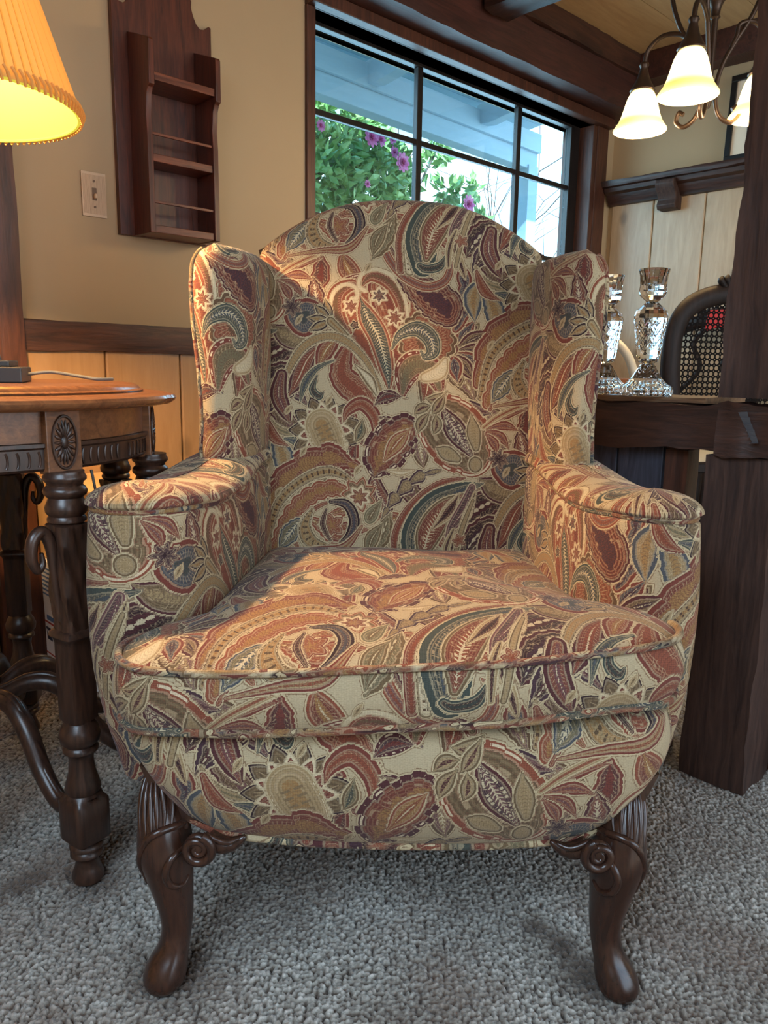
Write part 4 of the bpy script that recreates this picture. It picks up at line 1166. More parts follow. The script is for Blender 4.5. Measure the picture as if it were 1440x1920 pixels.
for z in (1.405, 1.232): MB().box(.3885, .5715, -.106, -.099, z, z+.007).build('guard_rail', M['spice_x'], sp, O, smooth=False, bevel=.001)

# ------------------------------------------------------------------ half-wall counter: hewn beam on a timber post
QX, QY = .772, -1.624
cb = thing('counter_beam', 'thick hewn dark timber beam capped with a thin plank forming the half-wall counter', 'counter', rw(QX+.1, -.8, .655), ROT_ROOM)
O = (QX+.1, -.8, .655)
b = MB().rough_box(QX, QX+.165, QY+.03, -.026, .655, .742, 1, .0042, 46, 41)
b.build('beam', M['dark_timber_y'], cb, O, ang=55)
nose = MB().rough_box(QX-.012, QX+.05, QY-.004, QY+.10, .652, .742, 1, .004, 6, 44)
nose.build('chipped_end', M['dark_timber_y'], cb, O, ang=45)
chp = MB()  # small facets coloured as a highlight on the chipped end
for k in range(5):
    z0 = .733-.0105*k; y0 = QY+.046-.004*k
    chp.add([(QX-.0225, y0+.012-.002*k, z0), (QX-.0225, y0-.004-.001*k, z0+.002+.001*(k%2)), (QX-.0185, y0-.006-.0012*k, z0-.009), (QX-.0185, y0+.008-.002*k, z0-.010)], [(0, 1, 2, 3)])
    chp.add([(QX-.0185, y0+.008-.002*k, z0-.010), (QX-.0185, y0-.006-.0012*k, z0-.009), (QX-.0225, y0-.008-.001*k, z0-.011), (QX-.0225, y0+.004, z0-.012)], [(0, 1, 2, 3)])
chp.build('chip_sheen_facets', M['chip_sheen'], cb.children[1], O, smooth=False, recalc=False)
MB().rough_box(QX+.012, QX+.20, QY+.135, -.026, .7435, .755, 1, .0015, 30, 43).build('cap_plank', M['cap'], cb, O, ang=50)
tp_ = thing('timber_post', 'rough dark timber post standing at the end of the half-wall counter', 'post', rw(QX+.07, QY+.06, 0), ROT_ROOM)
O = (QX+.07, QY+.06, 0)
MB().rough_box(QX+.004, QX+.135, QY-.012, QY+.118, 0, .650, 2, .0022, 20, 51).build('lower_post', M['dark_timber_z'], tp_, O, ang=50)
MB().rough_box(QX+.010, QX+.135, QY-.02, QY+.108, .7575, CEIL-.001, 2, .0030, 40, 52).build('upper_post', M['dark_timber_z'], tp_, O, ang=50)
MB().rough_box(QX+.138, QX+.17, QY-.14, QY+.02, 0, .650, 2, .0022, 20, 53).build('side_plank', M['red_timber_z'], tp_, O, ang=50)
MB().rough_box(QX+.045, QX+.095, -1.45, -1.402, 0, .650, 2, .0012, 12, 57).room('trim_11', M['red_timber_z'], ang=50)
# boarded panel under the far half of the counter
boardsb = MB()
for k in range(13):
    y0 = -.03-.105*(k+1); boardsb.box(QX+.055, QX+.085, y0+.002, y0+.103, 0, .652)
boardsb.room('trim_10', wood('blue_grey_boards', srgb(40, 42, 52), srgb(78, 82, 98), 'z', 1.2, .5, .3), smooth=False, bevel=.002)
# ------------------------------------------------------------------ octagonal parlour table
TC = (-.72, 1.27)
tb = thing('parlor_table', 'antique round parlor table with scalloped top, carved rosettes and turned legs', 'table', (TC[0], TC[1], 0))
N8 = 8; A0 = math.radians(-34.5)
def scal(r, z, a):
    if r < .31: return r
    ph = ((a-A0)/(2*PI/N8)) % 1.
    d = abs(ph-.5)*2        # 1 at a leg, 0 mid-side
    k = (r-.31)/.055
    dip = .006*math.exp(-((abs(ph-.5)-.34)/.03)**2)
    return r-k*(.009*(1-d**2)*0+dip+.004*math.cos(2*PI*ph*1)*-1)
prof = [(.02, .7365), (.325, .7365), (.338, .734), (.352, .736), (.359, .741), (.361, .746), (.358, .7505), (.350, .752), (.344, .7535), (.338, .7525), (.330, .754), (.318, .755), (.02, .755)]
MB().lathe(prof, 192, (0, 0), scal).build('table_top', M['table_top'], tb, ang=35)
prof = [(.02, .7552), (.308, .7552), (.310, .758), (.304, .760), (.302, .763), (.298, .766), (.292, .768), (.286, .7685), (.02, .7685)]
MB().lathe(prof, 160).build('raised_top_panel', M['table_top'], tb, ang=35)
# apron ring with carved lower band
MB().lathe([(.295, .690), (.312, .690), (.3135, .7363), (.295, .7363)], 128, caps=False).build('apron', M['apron_wood'], tb, ang=35)
band = MB().lathe([(.292, .650), (.312, .650), (.316, .654), (.3165, .681), (.320, .684), (.320, .689), (.292, .6898)], 128, caps=False)
for k in range(8):
    for j in range(-6, 7):
        if abs(j) < 1: continue
        a = A0+(k+.5)*2*PI/8+j*.046
        arc = [(.3175+.0015*math.cos(t), t) for t in np.linspace(-1.2, 1.2, 8)]
        sgn = 1 if j > 0 else -1
        pts = [((.3170)*math.cos(a+sgn*.012*math.cos(t)), (.3170)*math.sin(a+sgn*.012*math.cos(t)), .6675+.0115*math.sin(t)) for _, t in arc]
        band.tube(pts, .0016, 6)
band.build('carved_band', M['walnut'], tb, ang=40)
def rotz(a):
    c, s = math.cos(a), math.sin(a)
    return lambda p: np.array([p[0]*c-p[1]*s, p[0]*s+p[1]*c, p[2]])
LR = .318
def sq(h, z, rot=0., cx=LR, cy=0., bev=.12, n=32):
    out = []
    for k in range(n):
        a = 2*PI*k/n
        c, s = math.cos(a), math.sin(a); p = 9.
        r = h/(abs(c)**p+abs(s)**p)**(1/p)
        out.append((cx+r*c, cy+r*s, z))
    return out
def circ(r, z, cx=LR, cy=0., n=32): return [(cx+r*math.cos(2*PI*k/n), cy+r*math.sin(2*PI*k/n), z) for k in range(n)]
def leg_profile():
    rings = []
    for r, z in ((.0275, .6495), (.0275, .645), (.030, .6415), (.030, .637), (.0255, .633), (.0245, .629), (.029, .625), (.0305, .620), (.029, .6155), (.024, .611), (.026, .605), (.0295, .597), (.0285, .590), (.0245, .585), (.027, .581), (.027, .577), (.023, .574)):
        rings.append(circ(r, z))
    # acanthus-carved square taper
    for i in range(26):
        f = i/25; z = .572-(.572-.415)*f
        h = .0245-.003*f
        ring = []
        for k, (x, y, zz) in enumerate(sq(h, z)):
            a = 2*PI*k/32
            fl = .0016*math.sin(9*a+3.0*f*2.2*(1 if math.sin(a) > 0 else -1)*2)
            ring.append((LR+(x-LR)*(1+fl/h), y*(1+fl/h), z))
        rings.append(ring)
    for h, z in ((.026, .412), (.0275, .405), (.023, .400), (.0215, .392), (.0215, .30), (.0215, .272)): rings.append(sq(h, z))
    for r, z in ((.021, .268), (.027, .258), (.0305, .247), (.0285, .236), (.022, .229), (.026, .225), (.026, .220), (.020, .216), (.018, .205), (.020, .185), (.0245, .168), (.027, .158), (.024, .151), (.0275, .147)): rings.append(circ(r, z))
    for h, z in ((.024, .144), (.0285, .138), (.0285, .075), (.024, .069)): rings.append(sq(h, z))
    for r, z in ((.021, .067), (.0255, .063), (.0255, .058), (.021, .055), (.0245, .051), (.025, .046), (.019, .041), (.0165, .035), (.020, .022), (.0245, .010), (.023, .002), (.017, 0.)): rings.append(circ(r, z))
    return MB().loft(rings)
lp = leg_profile()
for k in range(8):
    a = A0+k*2*PI/8
    o = MB().add(lp.v, lp.f).xf(rotz(a)).build('leg', M['walnut'], tb, ang=50)
    # stile block above it with an oval rosette
    st = MB().box(.300, .3235, -.027, .027, .6455, .7362)
    st.xf(rotz(a)).build('stile', M['apron_wood'], tb, smooth=False, bevel=.0015)
    ro = MB()
    oval = [(.3245, .019*math.cos(t), .690+.037*math.sin(t)) for t in np.linspace(0, 2*PI, 40, endpoint=False)]
    ro.tube(oval, .0022, 6, True)
    for j in range(18):
        t = 2*PI*j/18
        ro.tube([(.3238, .0055*math.cos(t), .690+.010*math.sin(t)), (.3255, .011*math.cos(t), .690+.021*math.sin(t)), (.3240, .0165*math.cos(t), .690+.032*math.sin(t))], [.0012, .0028, .001], 6)
    ro.ball((.3235, 0, .690), .006, 10, (.5, 1, 1.6))
    ro.xf(rotz(a)).build('rosette', M['walnut'], tb.children[-1] if False else o, ang=60)
    # scroll ear on the side of the carved taper
    ear = MB(); pts = [(LR, -.020, .43), (LR, -.025, .50), (LR, -.028, .545), (LR, -.040, .566), (LR, -.054, .556), (LR, -.058, .530), (LR, -.050, .512), (LR, -.042, .520), (LR, -.043, .536)]
    ear.tube(catmull(pts, 8), [.004, .006, .009, .009, .009, .008, .006, .005, .003], 10)
    ear.xf(rotz(a)).build('carved_scroll', M['walnut'], o, ang=60)
    # S-curved stretcher to the hub
    sc = [(.292, 0, .118), (.272, 0, .107), (.245, 0, .112), (.205, 0, .150), (.172, 0, .205), (.135, 0, .238), (.095, 0, .240), (.060, 0, .225), (.03, 0, .215)]
    s_ = MB().tube(catmull(sc, 8), [.011, .013, .014, .015, .016, .016, .015, .014, .012], 12)
    s_.tube(catmull([(x, 0, z+.0135) for x, _, z in sc], 8), [.004, .006, .0065, .0065, .0065, .0065, .006, .005, .004], 8)
    s_.xf(rotz(a)).build('stretcher', M['walnut'], tb, ang=60)
MB().lathe([(.01, .165), (.028, .17), (.034, .185), (.046, .20), (.050, .215), (.044, .232), (.03, .238), (.036, .248), (.040, .262), (.032, .285), (.018, .30), (.006, .306)], 48, (0, 0), lambda r, z, a: r*(1+.10*abs(math.sin(a*7)))).build('stretcher_hub', M['walnut'], tb, ang=60)

# ------------------------------------------------------------------ table lamp
LC = (-.674, 1.254); ZT_ = .7687
lamp = thing('table_lamp', 'table lamp with tapered amber pleated shade glowing yellow inside', 'lamp', (LC[0], LC[1], ZT_))
O = (LC[0], LC[1], ZT_)
bs = MB()
for h, z in ((.094, ZT_), (.094, ZT_+.024)): pass
b = MB().box(-.088, .088, -.088, .088, ZT_, ZT_+.024)
b.box(-.070, .070, -.070, .070, ZT_+.0243, ZT_+.034)
zr = math.radians(20)
b.xf(rotz(zr)).build('base', M['lamp_base'], lamp, (0, 0, ZT_), smooth=False, bevel=.002)
MB().lathe([(.052, ZT_+.0345), (.050, ZT_+.045), (.030, ZT_+.06), (.022, ZT_+.08), (.034, ZT_+.11), (.052, ZT_+.15), (.058, ZT_+.19), (.046, ZT_+.23), (.022, ZT_+.26), (.014, ZT_+.28), (.014, ZT_+.45)], 40).build('stem', M['lamp_base'], lamp, (0, 0, ZT_), ang=60)
ZS0, ZS1, RS0, RS1 = 1.180, 1.455, .192, .100
def pleat(amp):
    NP = 84
    def f(r, z, a): return r+amp*abs(((a*NP/(2*PI)) % 1.)*2-1)
    return f
prof = [(RS0+(RS1-RS0)*f, ZS0+(ZS1-ZS0)*f) for f in np.linspace(0, 1, 14)]
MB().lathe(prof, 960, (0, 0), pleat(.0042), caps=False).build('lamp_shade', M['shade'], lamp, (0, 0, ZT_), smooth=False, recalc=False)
sh = lamp.children[-1]
prof = [(RS0-.004+(RS1-RS0)*f, ZS0+.001+(ZS1-ZS0-.002)*f) for f in np.linspace(0, 1, 8)]
MB().lathe(prof, 96, caps=False).build('lining', M['shade_in'], sh, (0, 0, ZT_), recalc=False)
ringp = [((RS0-.003)*math.cos(t), (RS0-.003)*math.sin(t), ZS0+.001) for t in np.linspace(0, 2*PI, 120, endpoint=False)]
MB().tube(ringp, .0028, 8, True).build('rim_wire', M['shade_in'], sh, (0, 0, ZT_))
fr = MB()
for k in range(110):
    t = 2*PI*k/110; t2 = t+.045
    fr.tube([((RS0+.0012)*math.cos(t), (RS0+.0012)*math.sin(t), ZS0+.016), ((RS0+.0055)*math.cos(t+.02), (RS0+.0055)*math.sin(t+.02), ZS0+.006), ((RS0+.001)*math.cos(t2), (RS0+.001)*math.sin(t2), ZS0-.004)], .0022, 5)
fr.build('braid_trim', M['shade_trim'], sh, (0, 0, ZT_), ang=60)
MB().ball((0, 0, 1.335), .028, 14, (1, 1, 1.25)).build('bulb', shade_mat('bulb_glass', srgb(255, 250, 220), srgb(255, 250, 220), srgb(255, 236, 150), 3.), lamp, (0, 0, ZT_))
cordp = [(.075, .05, ZT_+.012), (.11, .06, ZT_+.016), (.16, .055, ZT_+.010), (.19, .05, ZT_+.006), (.21, .07, ZT_+.006)]
b = MB().tube(catmull(cordp, 8), .0028, 8)
b.build('cord', M['cord'], lamp, (0, 0, ZT_))
drop = [(-.444, 1.155, .642), (-.436, 1.15, .60), (-.432, 1.155, .52), (-.4315, 1.16, .42), (-.43, 1.17, .30), (-.46, 1.30, .10), (-.62, 1.62, .012)]
tag(MB().tube(catmull(drop, 8), .0022, 8).build('hanging_cord', M['cord'], None), 'thin grey cord hanging down behind the carved front table leg', 'cord')

# ------------------------------------------------------------------ boxes behind the table
d = np.array([-.712, 1.832, 0])-P0; bx, by = .045, -.36
mb_ = thing('mailing_box', 'white and blue postal mailing box with thin red line behind the table', 'box', rw(bx+.15, by+.14, 0), ROT_ROOM)
O = (bx+.15, by+.14, 0)
BX1, BY1, BH = bx+.30, -.024, .285
MB().box(bx, BX1, by, BY1, 0.002, BH).build('carton', M['white_card'], mb_, O, smooth=False, bevel=.002)
e = .0006
b = MB()
for k in range(7): b.box(bx-e, bx-e*.3, BY1-.10-(.03 if k % 3 else 0), BY1-.03, .262-k*.012, .267-k*.012)
b.box(bx-e, bx-e*.3, by+.01, BY1-.055, .122, .135)
b.box(bx-e, bx-e*.3, by+.02, by+.14, .040, .085); b.box(bx-e, bx-e*.3, by+.01, BY1-.06, .012, .018)
b.box(bx-e, bx-e*.3, by+.01, by+.13, .17, .27)
b.build('blue_print', M['blue_ink'], mb_, O, smooth=False)
MB().box(bx-e, bx-e*.3, by, BY1, .112, .117).build('red_line', M['red_ink'], mb_, O, smooth=False)
MB().box(bx-e, bx-e*.3, by, BY1, .024, .028).build('red_line', M['red_ink'], mb_, O, smooth=False)
yc_ = BY1-.045
MB().prism([(yc_, .100), (yc_-.034, .100), (yc_-.042, .066), (yc_-.008, .066)], 0, bx-e, bx-e*.3).build('eagle_emblem', M['navy_ink'], mb_, O, smooth=False)
MB().prism([(yc_-.004, .093), (yc_-.03, .088), (yc_-.040, .074), (yc_-.028, .080), (yc_-.014, .082)], 0, bx-e*1.8, bx-e*1.05).build('emblem_wing', M['white_card'], mb_, O, smooth=False)
cbx = thing('cardboard_box', 'tan cardboard box stacked on top of the white postal box', 'box', rw(bx+.15, by+.14, BH+.001), ROT_ROOM)
O = (bx+.15, by+.14, BH+.001)
MB().box(bx+.012, BX1-.01, by+.01, BY1-.004, BH+.001, .500).build('carton', M['cardboard'], cbx, O, smooth=False, bevel=.002)
b = MB()
for k in range(6): b.box(bx+.0112, bx+.0117, by+.03, by+.11-(.02 if k % 2 else 0), .46-k*.016, .463-k*.016)
b.build('printed_text', plain('brown_print_ink', srgb(150, 100, 70), .7), cbx, O, smooth=False)
# ------------------------------------------------------------------ crystal candlesticks on the counter
cprof = [(.001, .0005), (.050, .0005), (.053, .004), (.053, .012), (.050, .018), (.040, .024), (.030, .034), (.022, .048), (.016, .058), (.0115, .063), (.020, .068), (.0205, .074), (.023, .080), (.0265, .110), (.0315, .140), (.0325, .155), (.029, .166), (.018, .176), (.0105, .183), (.0165, .188), (.024, .194), (.0265, .202), (.0255, .215), (.0265, .232), (.0295, .245), (.0275, .2455), (.0225, .236), (.0165, .215), (.001, .212)]
def candlestick(xy, label, rz):
    o = MB().lathe(cprof, 16, caps=False)
    # cut criss-cross lines on the body
    ob = o.build('candlestick', M['crystal'], None, loc=(xy[0], xy[1], .7552), rz=rz, smooth=True, ang=14)
    return tag(ob, label, 'candlestick', 'cut crystal candlesticks on the counter')
candlestick((.524, 1.575), 'tall cut crystal candlestick standing clear on the counter beside the cane-backed chair', .1)
candlestick((.4705, 1.690), 'cut crystal candlestick on the counter half hidden by the wing of the armchair', .3)

# ------------------------------------------------------------------ dining table
dt = thing('dining_table', 'dining table with reddish brown wooden top beyond the counter', 'table', rw(1.93, -.40, 0), ROT_ROOM)
O = (1.93, -.40, 0)
def rr(x0, x1, y0, y1, r, n=6):
    out = []
    for cx, cy, a0 in ((x1-r, y1-r, 0), (x0+r, y1-r, 90), (x0+r, y0+r, 180), (x1-r, y0+r, 270)):
        for k in range(n+1):
            a = math.radians(a0+90*k/n); out.append((cx+r*math.cos(a), cy+r*math.sin(a)))
    return out
MB().prism(rr(1.64, 2.22, -.66, -.12, .08), 2, .753, .778).build('table_top', M['dining_wood'], dt, O, ang=40, bevel=.003)
MB().box(1.72, 2.14, -.58, -.20, .68, .7528).build('apron', M['dining_wood'], dt, O, smooth=False, bevel=.002)
for x in (1.68, 2.12):
    for y in (-.62, -.21):
        MB().lathe([(.02, 0), (.026, .03), (.02, .08), (.03, .3), (.036, .55), (.03, .6), (.036, .679)], 20, (x+.025, y+.025)).build('leg', M['dining_wood'], dt, O)

# ------------------------------------------------------------------ cane-backed dining chairs
def cane_chair(name, label, loc, rz, group=None, cane=True):
    """local frame: back panel in the x-z plane at y = 0, seat reaches to +y"""
    c = thing(name, label, 'chair', loc, rz, group)
    low = lambda p: np.array([p[0], p[1], p[2]-.035])
    H0, H1 = .735, 1.03
    prof = [(-.175, .70), (-.196, .76), (-.206, .86), (-.203, .95), (-.175, 1.01), (-.12, 1.045), (-.05, 1.062), (0, 1.066)]
    full = prof+[(-x, z) for x, z in prof[:-1]][::-1]
    outer = catmull(full, 6)
    b = MB()
    path = np.c_[outer[:, 0], np.zeros(len(outer)), outer[:, 1]]
    b.tube(path, .029, 12, flat=1.)
    b.tube([(-.18, 0, .715), (0, 0, .712), (.18, 0, .715)], .022, 10)
    b.xf(lambda p: np.array([p[0], p[1]*.62+.05*max(0, .75-p[2])*0, p[2]]))
    b.xf(low).build('back_frame', M['cane_frame'], c, ang=60)
    cr = MB()
    for k in range(9):
        t = (k-4)/4.
        cr.tube(catmull([(t*.055, -.004, 1.078), (t*.075, -.008, 1.096+.012*math.cos(t*1.5)), (t*.066, -.004, 1.104+.016*math.cos(t*1.4))], 5), [.009, .010, .004], 7)
    cr.ball((0, -.004, 1.085), .022, 10, (1.6, .6, .8))
    cr.xf(low).build('carved_crest', M['cane_frame'], c, ang=60)
    inner = catmull([(x*.93, z) for x, z in full], 6)
    pn = MB(); ins = [(x, z-.035) for x, z in inner]+[(.165, .677), (-.165, .677)]
    n = len(ins); pn.add([(x, .001, z) for x, z in ins], [tuple(range(n))])
    if cane: pn.build('cane_panel', M['cane'], c, smooth=False, recalc=False)
    else:
        for s in (-1, 1): MB().tube(catmull([(s*.16, 0, .70), (s*.05, .004, .82), (s*.085, .004, .93), (s*.02, 0, 1.01)], 6), .011, 8).build('back_splat', M['cane_frame'], c)
    for s in (-1, 1):
        MB().tube(catmull([(s*.178, 0, .69), (s*.185, .015, .60), (s*.19, .03, .50), (s*.19, .02, .30), (s*.195, -.03, 0)], 6), [.020, .021, .022, .020, .016], 12).build('leg', M['cane_frame'], c)
        MB().tube(catmull([(s*.20, .44, .50), (s*.21, .455, .40), (s*.20, .45, .2), (s*.205, .462, 0)], 6), [.024, .026, .018, .016], 12).build('leg', M['cane_frame'], c)
    b = MB(); sp_ = rr(-.215, .215, .02, .475, .06)
    b.prism(sp_, 2, .505, .535); b.build('seat_frame', M['cane_frame'], c, ang=40, bevel=.004)
    pn = MB(); sp2 = rr(-.19, .19, .045, .45, .05); pn.add([(x, y, .5365) for x, y in sp2], [tuple(range(len(sp2)))])
    pn.build('cane_seat', M['pale_wood'], c, smooth=False, recalc=False)
    return c
cane_chair('cane_dining_chair', 'dark dining chair with arched cane back and carved crest beside the nearer candlestick', (1.02, 2.30, 0), math.radians(12))
cane_chair('open_back_chair', 'dark open-backed dining chair by the boarded far wall, glimpsed through the nearer cane back', rw(2.72, -.64, 0), ROT_ROOM+PI/2, None, False)
# pale bentwood hoop chair at the far side of the dining table
pc = thing('bentwood_chair', 'pale bentwood hoop-backed chair glimpsed behind the crystal candlestick', 'chair', rw(1.36, -.87, 0), ROT_ROOM+PI/2)
hoop = [(-.15, 0, .46), (-.165, 0, .62), (-.15, 0, .80), (-.09, 0, .885), (0, 0, .91), (.09, 0, .885), (.15, 0, .80), (.165, 0, .62), (.15, 0, .46)]
MB().tube(catmull(hoop, 8), .0125, 12).build('back_hoop', M['pale_wood'], pc)
MB().lathe([(.001, .44), (.18, .44), (.19, .45), (.19, .46), (.18, .468), (.001, .47)], 40, (0, .17), caps=False).build('seat', M['pale_wood'], pc)
for (x, y) in ((-.14, .05), (.14, .05), (-.13, .30), (.13, .30)):
    MB().tube([(x, y, .44), (x*1.12, .17+(y-.17)*1.12, .0)], [.015, .012], 12).build('leg', M['pale_wood'], pc)
rc = []
for i in range(10):
    y = -.79+.17*i/9
    for (dx, z) in ((-.034, .985+.012*math.sin(i*1.3)), (-.035, .995+.01*math.sin(i*1.3)), (-.034, 1.015), (-.028, 1.045), (-.008, 1.066), (.012, 1.062), (.026, 1.04), (.032, .99)):
        rc.append((2.72+dx*1.25+.002*math.sin(i*1.9), y, z+.006))
fs = [(i*8+j, i*8+j+1, (i+1)*8+j+1, (i+1)*8+j) for i in range(9) for j in range(7)]
tag(MB().add(rc, fs).room('red_cloth', M['red_cloth'], None, recalc=False), 'red cloth draped over the crest of the far dining chair, seen through the cane', 'cloth')
# ------------------------------------------------------------------ chandelier
CC = (.885, 2.325); ZB_ = 1.502
ch = thing('chandelier', 'bronze scroll chandelier with lit bell shaped frosted glass shades', 'chandelier', (CC[0], CC[1], CEIL))
O = (CC[0], CC[1], CEIL)
W_ = lambda b: b.xf(lambda p: np.array([CC[0]+p[0], CC[1]+p[1], p[2]]))
b = MB().lathe([(.012, CEIL-.0005), (.065, CEIL-.0005), (.066, CEIL-.010), (.05, CEIL-.022), (.03, CEIL-.032), (.012, CEIL-.045)], 32)
W_(b).build('canopy', M['bronze'], ch, O, ang=40)
b = MB().lathe([(.006, CEIL-.04), (.006, 1.845), (.040, 1.840), (.043, 1.832), (.034, 1.826), (.034, 1.818), (.027, 1.812), (.027, 1.806), (.020, 1.798), (.014, 1.785), (.011, 1.765), (.014, 1.760), (.009, 1.755), (.008, 1.60), (.018, 1.59), (.026, 1.575), (.018, 1.56), (.010, 1.548), (.006, 1.53)], 32)
W_(b).build('column', M['bronze'], ch, O, ang=40)
shade_prof = [(.074, 0.), (.0768, .002), (.0762, .006), (.070, .014), (.062, .026), (.056, .040), (.051, .056), (.046, .074), (.041, .090), (.034, .104), (.026, .113), (.018, .117), (.018, .115), (.025, .111), (.032, .102), (.039, .088), (.044, .073), (.049, .055), (.054, .039), (.060, .025), (.068, .013), (.0735, .005)]
arms_xy = [(.738-CC[0], 2.45-CC[1]), (.765-CC[0], 2.15-CC[1]), (1.020-CC[0], 2.31-CC[1])]
for (ax, ay) in arms_xy:
    R = math.hypot(ax, ay); a = math.atan2(ay, ax)
    def P(r, z, t=0.): return (CC[0]+r*math.cos(a)-t*math.sin(a), CC[1]+r*math.sin(a)+t*math.cos(a), z)
    up = MB().tube(catmull([P(.010, 2.02), P(.06, 2.0), P(.118, 1.93), P(.125, 1.85), P(.10, 1.77), P(.060, 1.70), P(.030, 1.64), P(.018, 1.575), P(.03, 1.515), P(.062, 1.492), P(.085, 1.508), P(.080, 1.532), P(.066, 1.525)], 10), .0065, 10)
    up.tube(catmull([P(.05, 1.685), P(.062, 1.715), P(R*.5, 1.742), P(R*.75, 1.748), P(R*.95, 1.722), P(R, 1.68)], 10), .0065, 10)
    ar = up.build('arm', M['bronze'], ch, O, ang=60)
    cap = MB().lathe([(.008, .188), (.012, .186), (.014, .180), (.011, .174), (.012, .166), (.018, .145), (.027, .128), (.036, .112), (.034, .109), (.010, .117)], 28)
    ax0, ay0, az0 = P(R, ZB_)
    cap.xf(lambda p: np.array([ax0+p[0], ay0+p[1], az0+p[2]])).build('shade_holder', M['bronze'], ar, O, ang=50)
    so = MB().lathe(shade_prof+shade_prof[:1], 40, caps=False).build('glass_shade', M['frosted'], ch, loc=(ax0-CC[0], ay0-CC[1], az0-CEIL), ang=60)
# ------------------------------------------------------------------ outside the window (room frame, y > wall)
def rroom(b, name, mat, parent=None, origin=None, **k):
    if parent is None: return b.build(name, mat, loc=(P0[0], P0[1], 0), rz=ROT_ROOM, **k)
    return b.build(name, mat, parent, origin, **k)
gd = MB().box(-6, 14, WT+.02, 14, -.30, -.02).build('ground', M['soil'], loc=(P0[0], P0[1], 0), rz=ROT_ROOM, smooth=False); gd['kind'] = 'structure'
ev = thing('porch_eave', 'pale blue painted porch eave with rafters and a cross beam above the window', 'roof', rw(2.4, .9, 2.1), ROT_ROOM)
O = (2.4, .9, 2.1)
b = MB()
for k in range(7):
    y0 = WT+.02+k*.135; z = 2.44-.13*(y0/1.1)
    b.add([(x, y, z_) for x in (.6, 3.62) for (y, z_) in ((y0, z), (y0+.130, z-.015), (y0+.130, z+.01), (y0, z+.025))], [(0, 1, 2, 3), (4, 7, 6, 5), (0, 4, 5, 1), (1, 5, 6, 2), (2, 6, 7, 3), (3, 7, 4, 0)])
b.build('soffit_boards', M['eave'], ev, O, smooth=False)
MB().box(.6, 3.60, .98, 1.07, 2.09, 2.245).xf(lambda p: np.array([p[0], p[1], p[2]-.035*(p[0]-1.8)/1.5])).build('cross_beam', M['eave'], ev, O, smooth=False, bevel=.004)
MB().box(.6, 3.60, .955, .979, 2.19, 2.30).xf(lambda p: np.array([p[0], p[1], p[2]-.035*(p[0]-1.8)/1.5])).build('fascia_board', M['eave'], ev, O, smooth=False, bevel=.003)
for x in (1.22, 2.12, 3.0):
    MB().prism([(WT+.02, 2.40), (.985, 2.30), (.985, 2.20), (.90, 2.19), (WT+.02, 2.29)], 0, x, x+.07).build('rafter', M['eave'], ev, O, smooth=False, bevel=.003)
MB().box(3.50, 3.60, .97, 1.08, 0, 2.07).build('porch_post', M['eave'], ev, O, smooth=False, bevel=.003)

nh = thing('neighbor_house', 'sunlit white house wall with a small window seen through the glass', 'house', rw(7.4, 6.0, 0), ROT_ROOM)
O = (7.4, 6.0, 0)
MB().box(2.2, 9.4, 6.0, 6.2, 0, 4.25).build('wall', M['house_white'], nh, O, smooth=False)
MB().box(1.9, 9.7, 5.6, 6.3, 4.25, 4.40).build('roof_edge', M['eave'], nh, O, smooth=False)
f_ = MB().box(6.83, 7.66, 5.95, 6.0, 2.18, 3.06).build('window', M['eave'], nh, O, smooth=False)
MB().box(6.92, 7.57, 5.935, 5.955, 2.27, 2.97).build('pane', M['house_glass'], f_, O, smooth=False)
MB().box(5.66, 6.41, 5.96, 6.0, 0., 2.89).build('door', M['eave'], nh, O, smooth=False)

def leaf(b, p, d, up, L, Wd):
    d = d/np.linalg.norm(d); s = np.cross(d, up); s /= max(np.linalg.norm(s), 1e-6); nn = np.cross(s, d)
    b.add([p, p+d*L*.45+s*Wd-nn*L*.06, p+d*L-nn*L*.16, p+d*L*.45-s*Wd-nn*L*.06, p+d*L*.45+nn*L*.05], [(0, 1, 4), (1, 2, 4), (2, 3, 4), (3, 0, 4)])
def on_plane(px, py, off):       # sight line through a pixel met with a plane parallel to the window wall
    r = (px-720)/FPX*RIGHT-(py-960)/FPX*UP+FWD
    pp = P0+NIN*off
    q = CAM+r*(((pp-CAM)@NIN)/(r@NIN))-P0
    return np.array([q@U, q@NIN, q[2]])
cam_ = thing('camellia_bush', 'camellia bush with glossy green leaves and pink blossoms outside the window', 'bush', rw(2.0, 1.5, -.02), ROT_ROOM)
O = (2.0, 1.5, -.02)
st = MB(); fo_ = MB()
r2 = np.random.default_rng(5)
blobs = [(640, 250, 1.45, .26), (600, 300, 1.4, .26), (690, 330, 1.45, .27), (630, 390, 1.4, .30), (740, 330, 1.5, .17), (720, 390, 1.5, .26), (600, 210, 1.45, .12), (660, 205, 1.5, .10), (560, 330, 1.4, .3), (690, 260, 1.5, .13), (822, 275, 1.55, .08), (805, 310, 1.55, .08), (860, 380, 1.5, .10), (840, 360, 1.5, .07), (905, 415, 1.55, .05), (885, 355, 1.55, .05)]
root = np.array([2.0, 1.5, -.02])
for (px, py, off, rad) in blobs:
    c = on_plane(px, py, off)
    n = int(300*(rad/.26)**2)+16
    base_ = root+np.array([0, 0, .5]); mid = (base_+c)/2+np.array([0, 0, -.1])
    st.tube(catmull([root, root+np.array([(c[0]-root[0])*.15, 0, .5]), mid, c], 6), [.022, .018, .011, .005], 6)
    for k in range(n):
        q = r2.normal(0, 1, 3); q /= np.linalg.norm(q); q *= rad*r2.uniform(.15, 1.)**.45
        q[1] *= .55
        d = q/np.linalg.norm(q)+r2.normal(0, .6, 3)
        L = r2.uniform(.065, .105)
        leaf(fo_, c+q, d, r2.normal(0, 1, 3), L, L*.26)
st.build('stems', M['bark'], cam_, O)
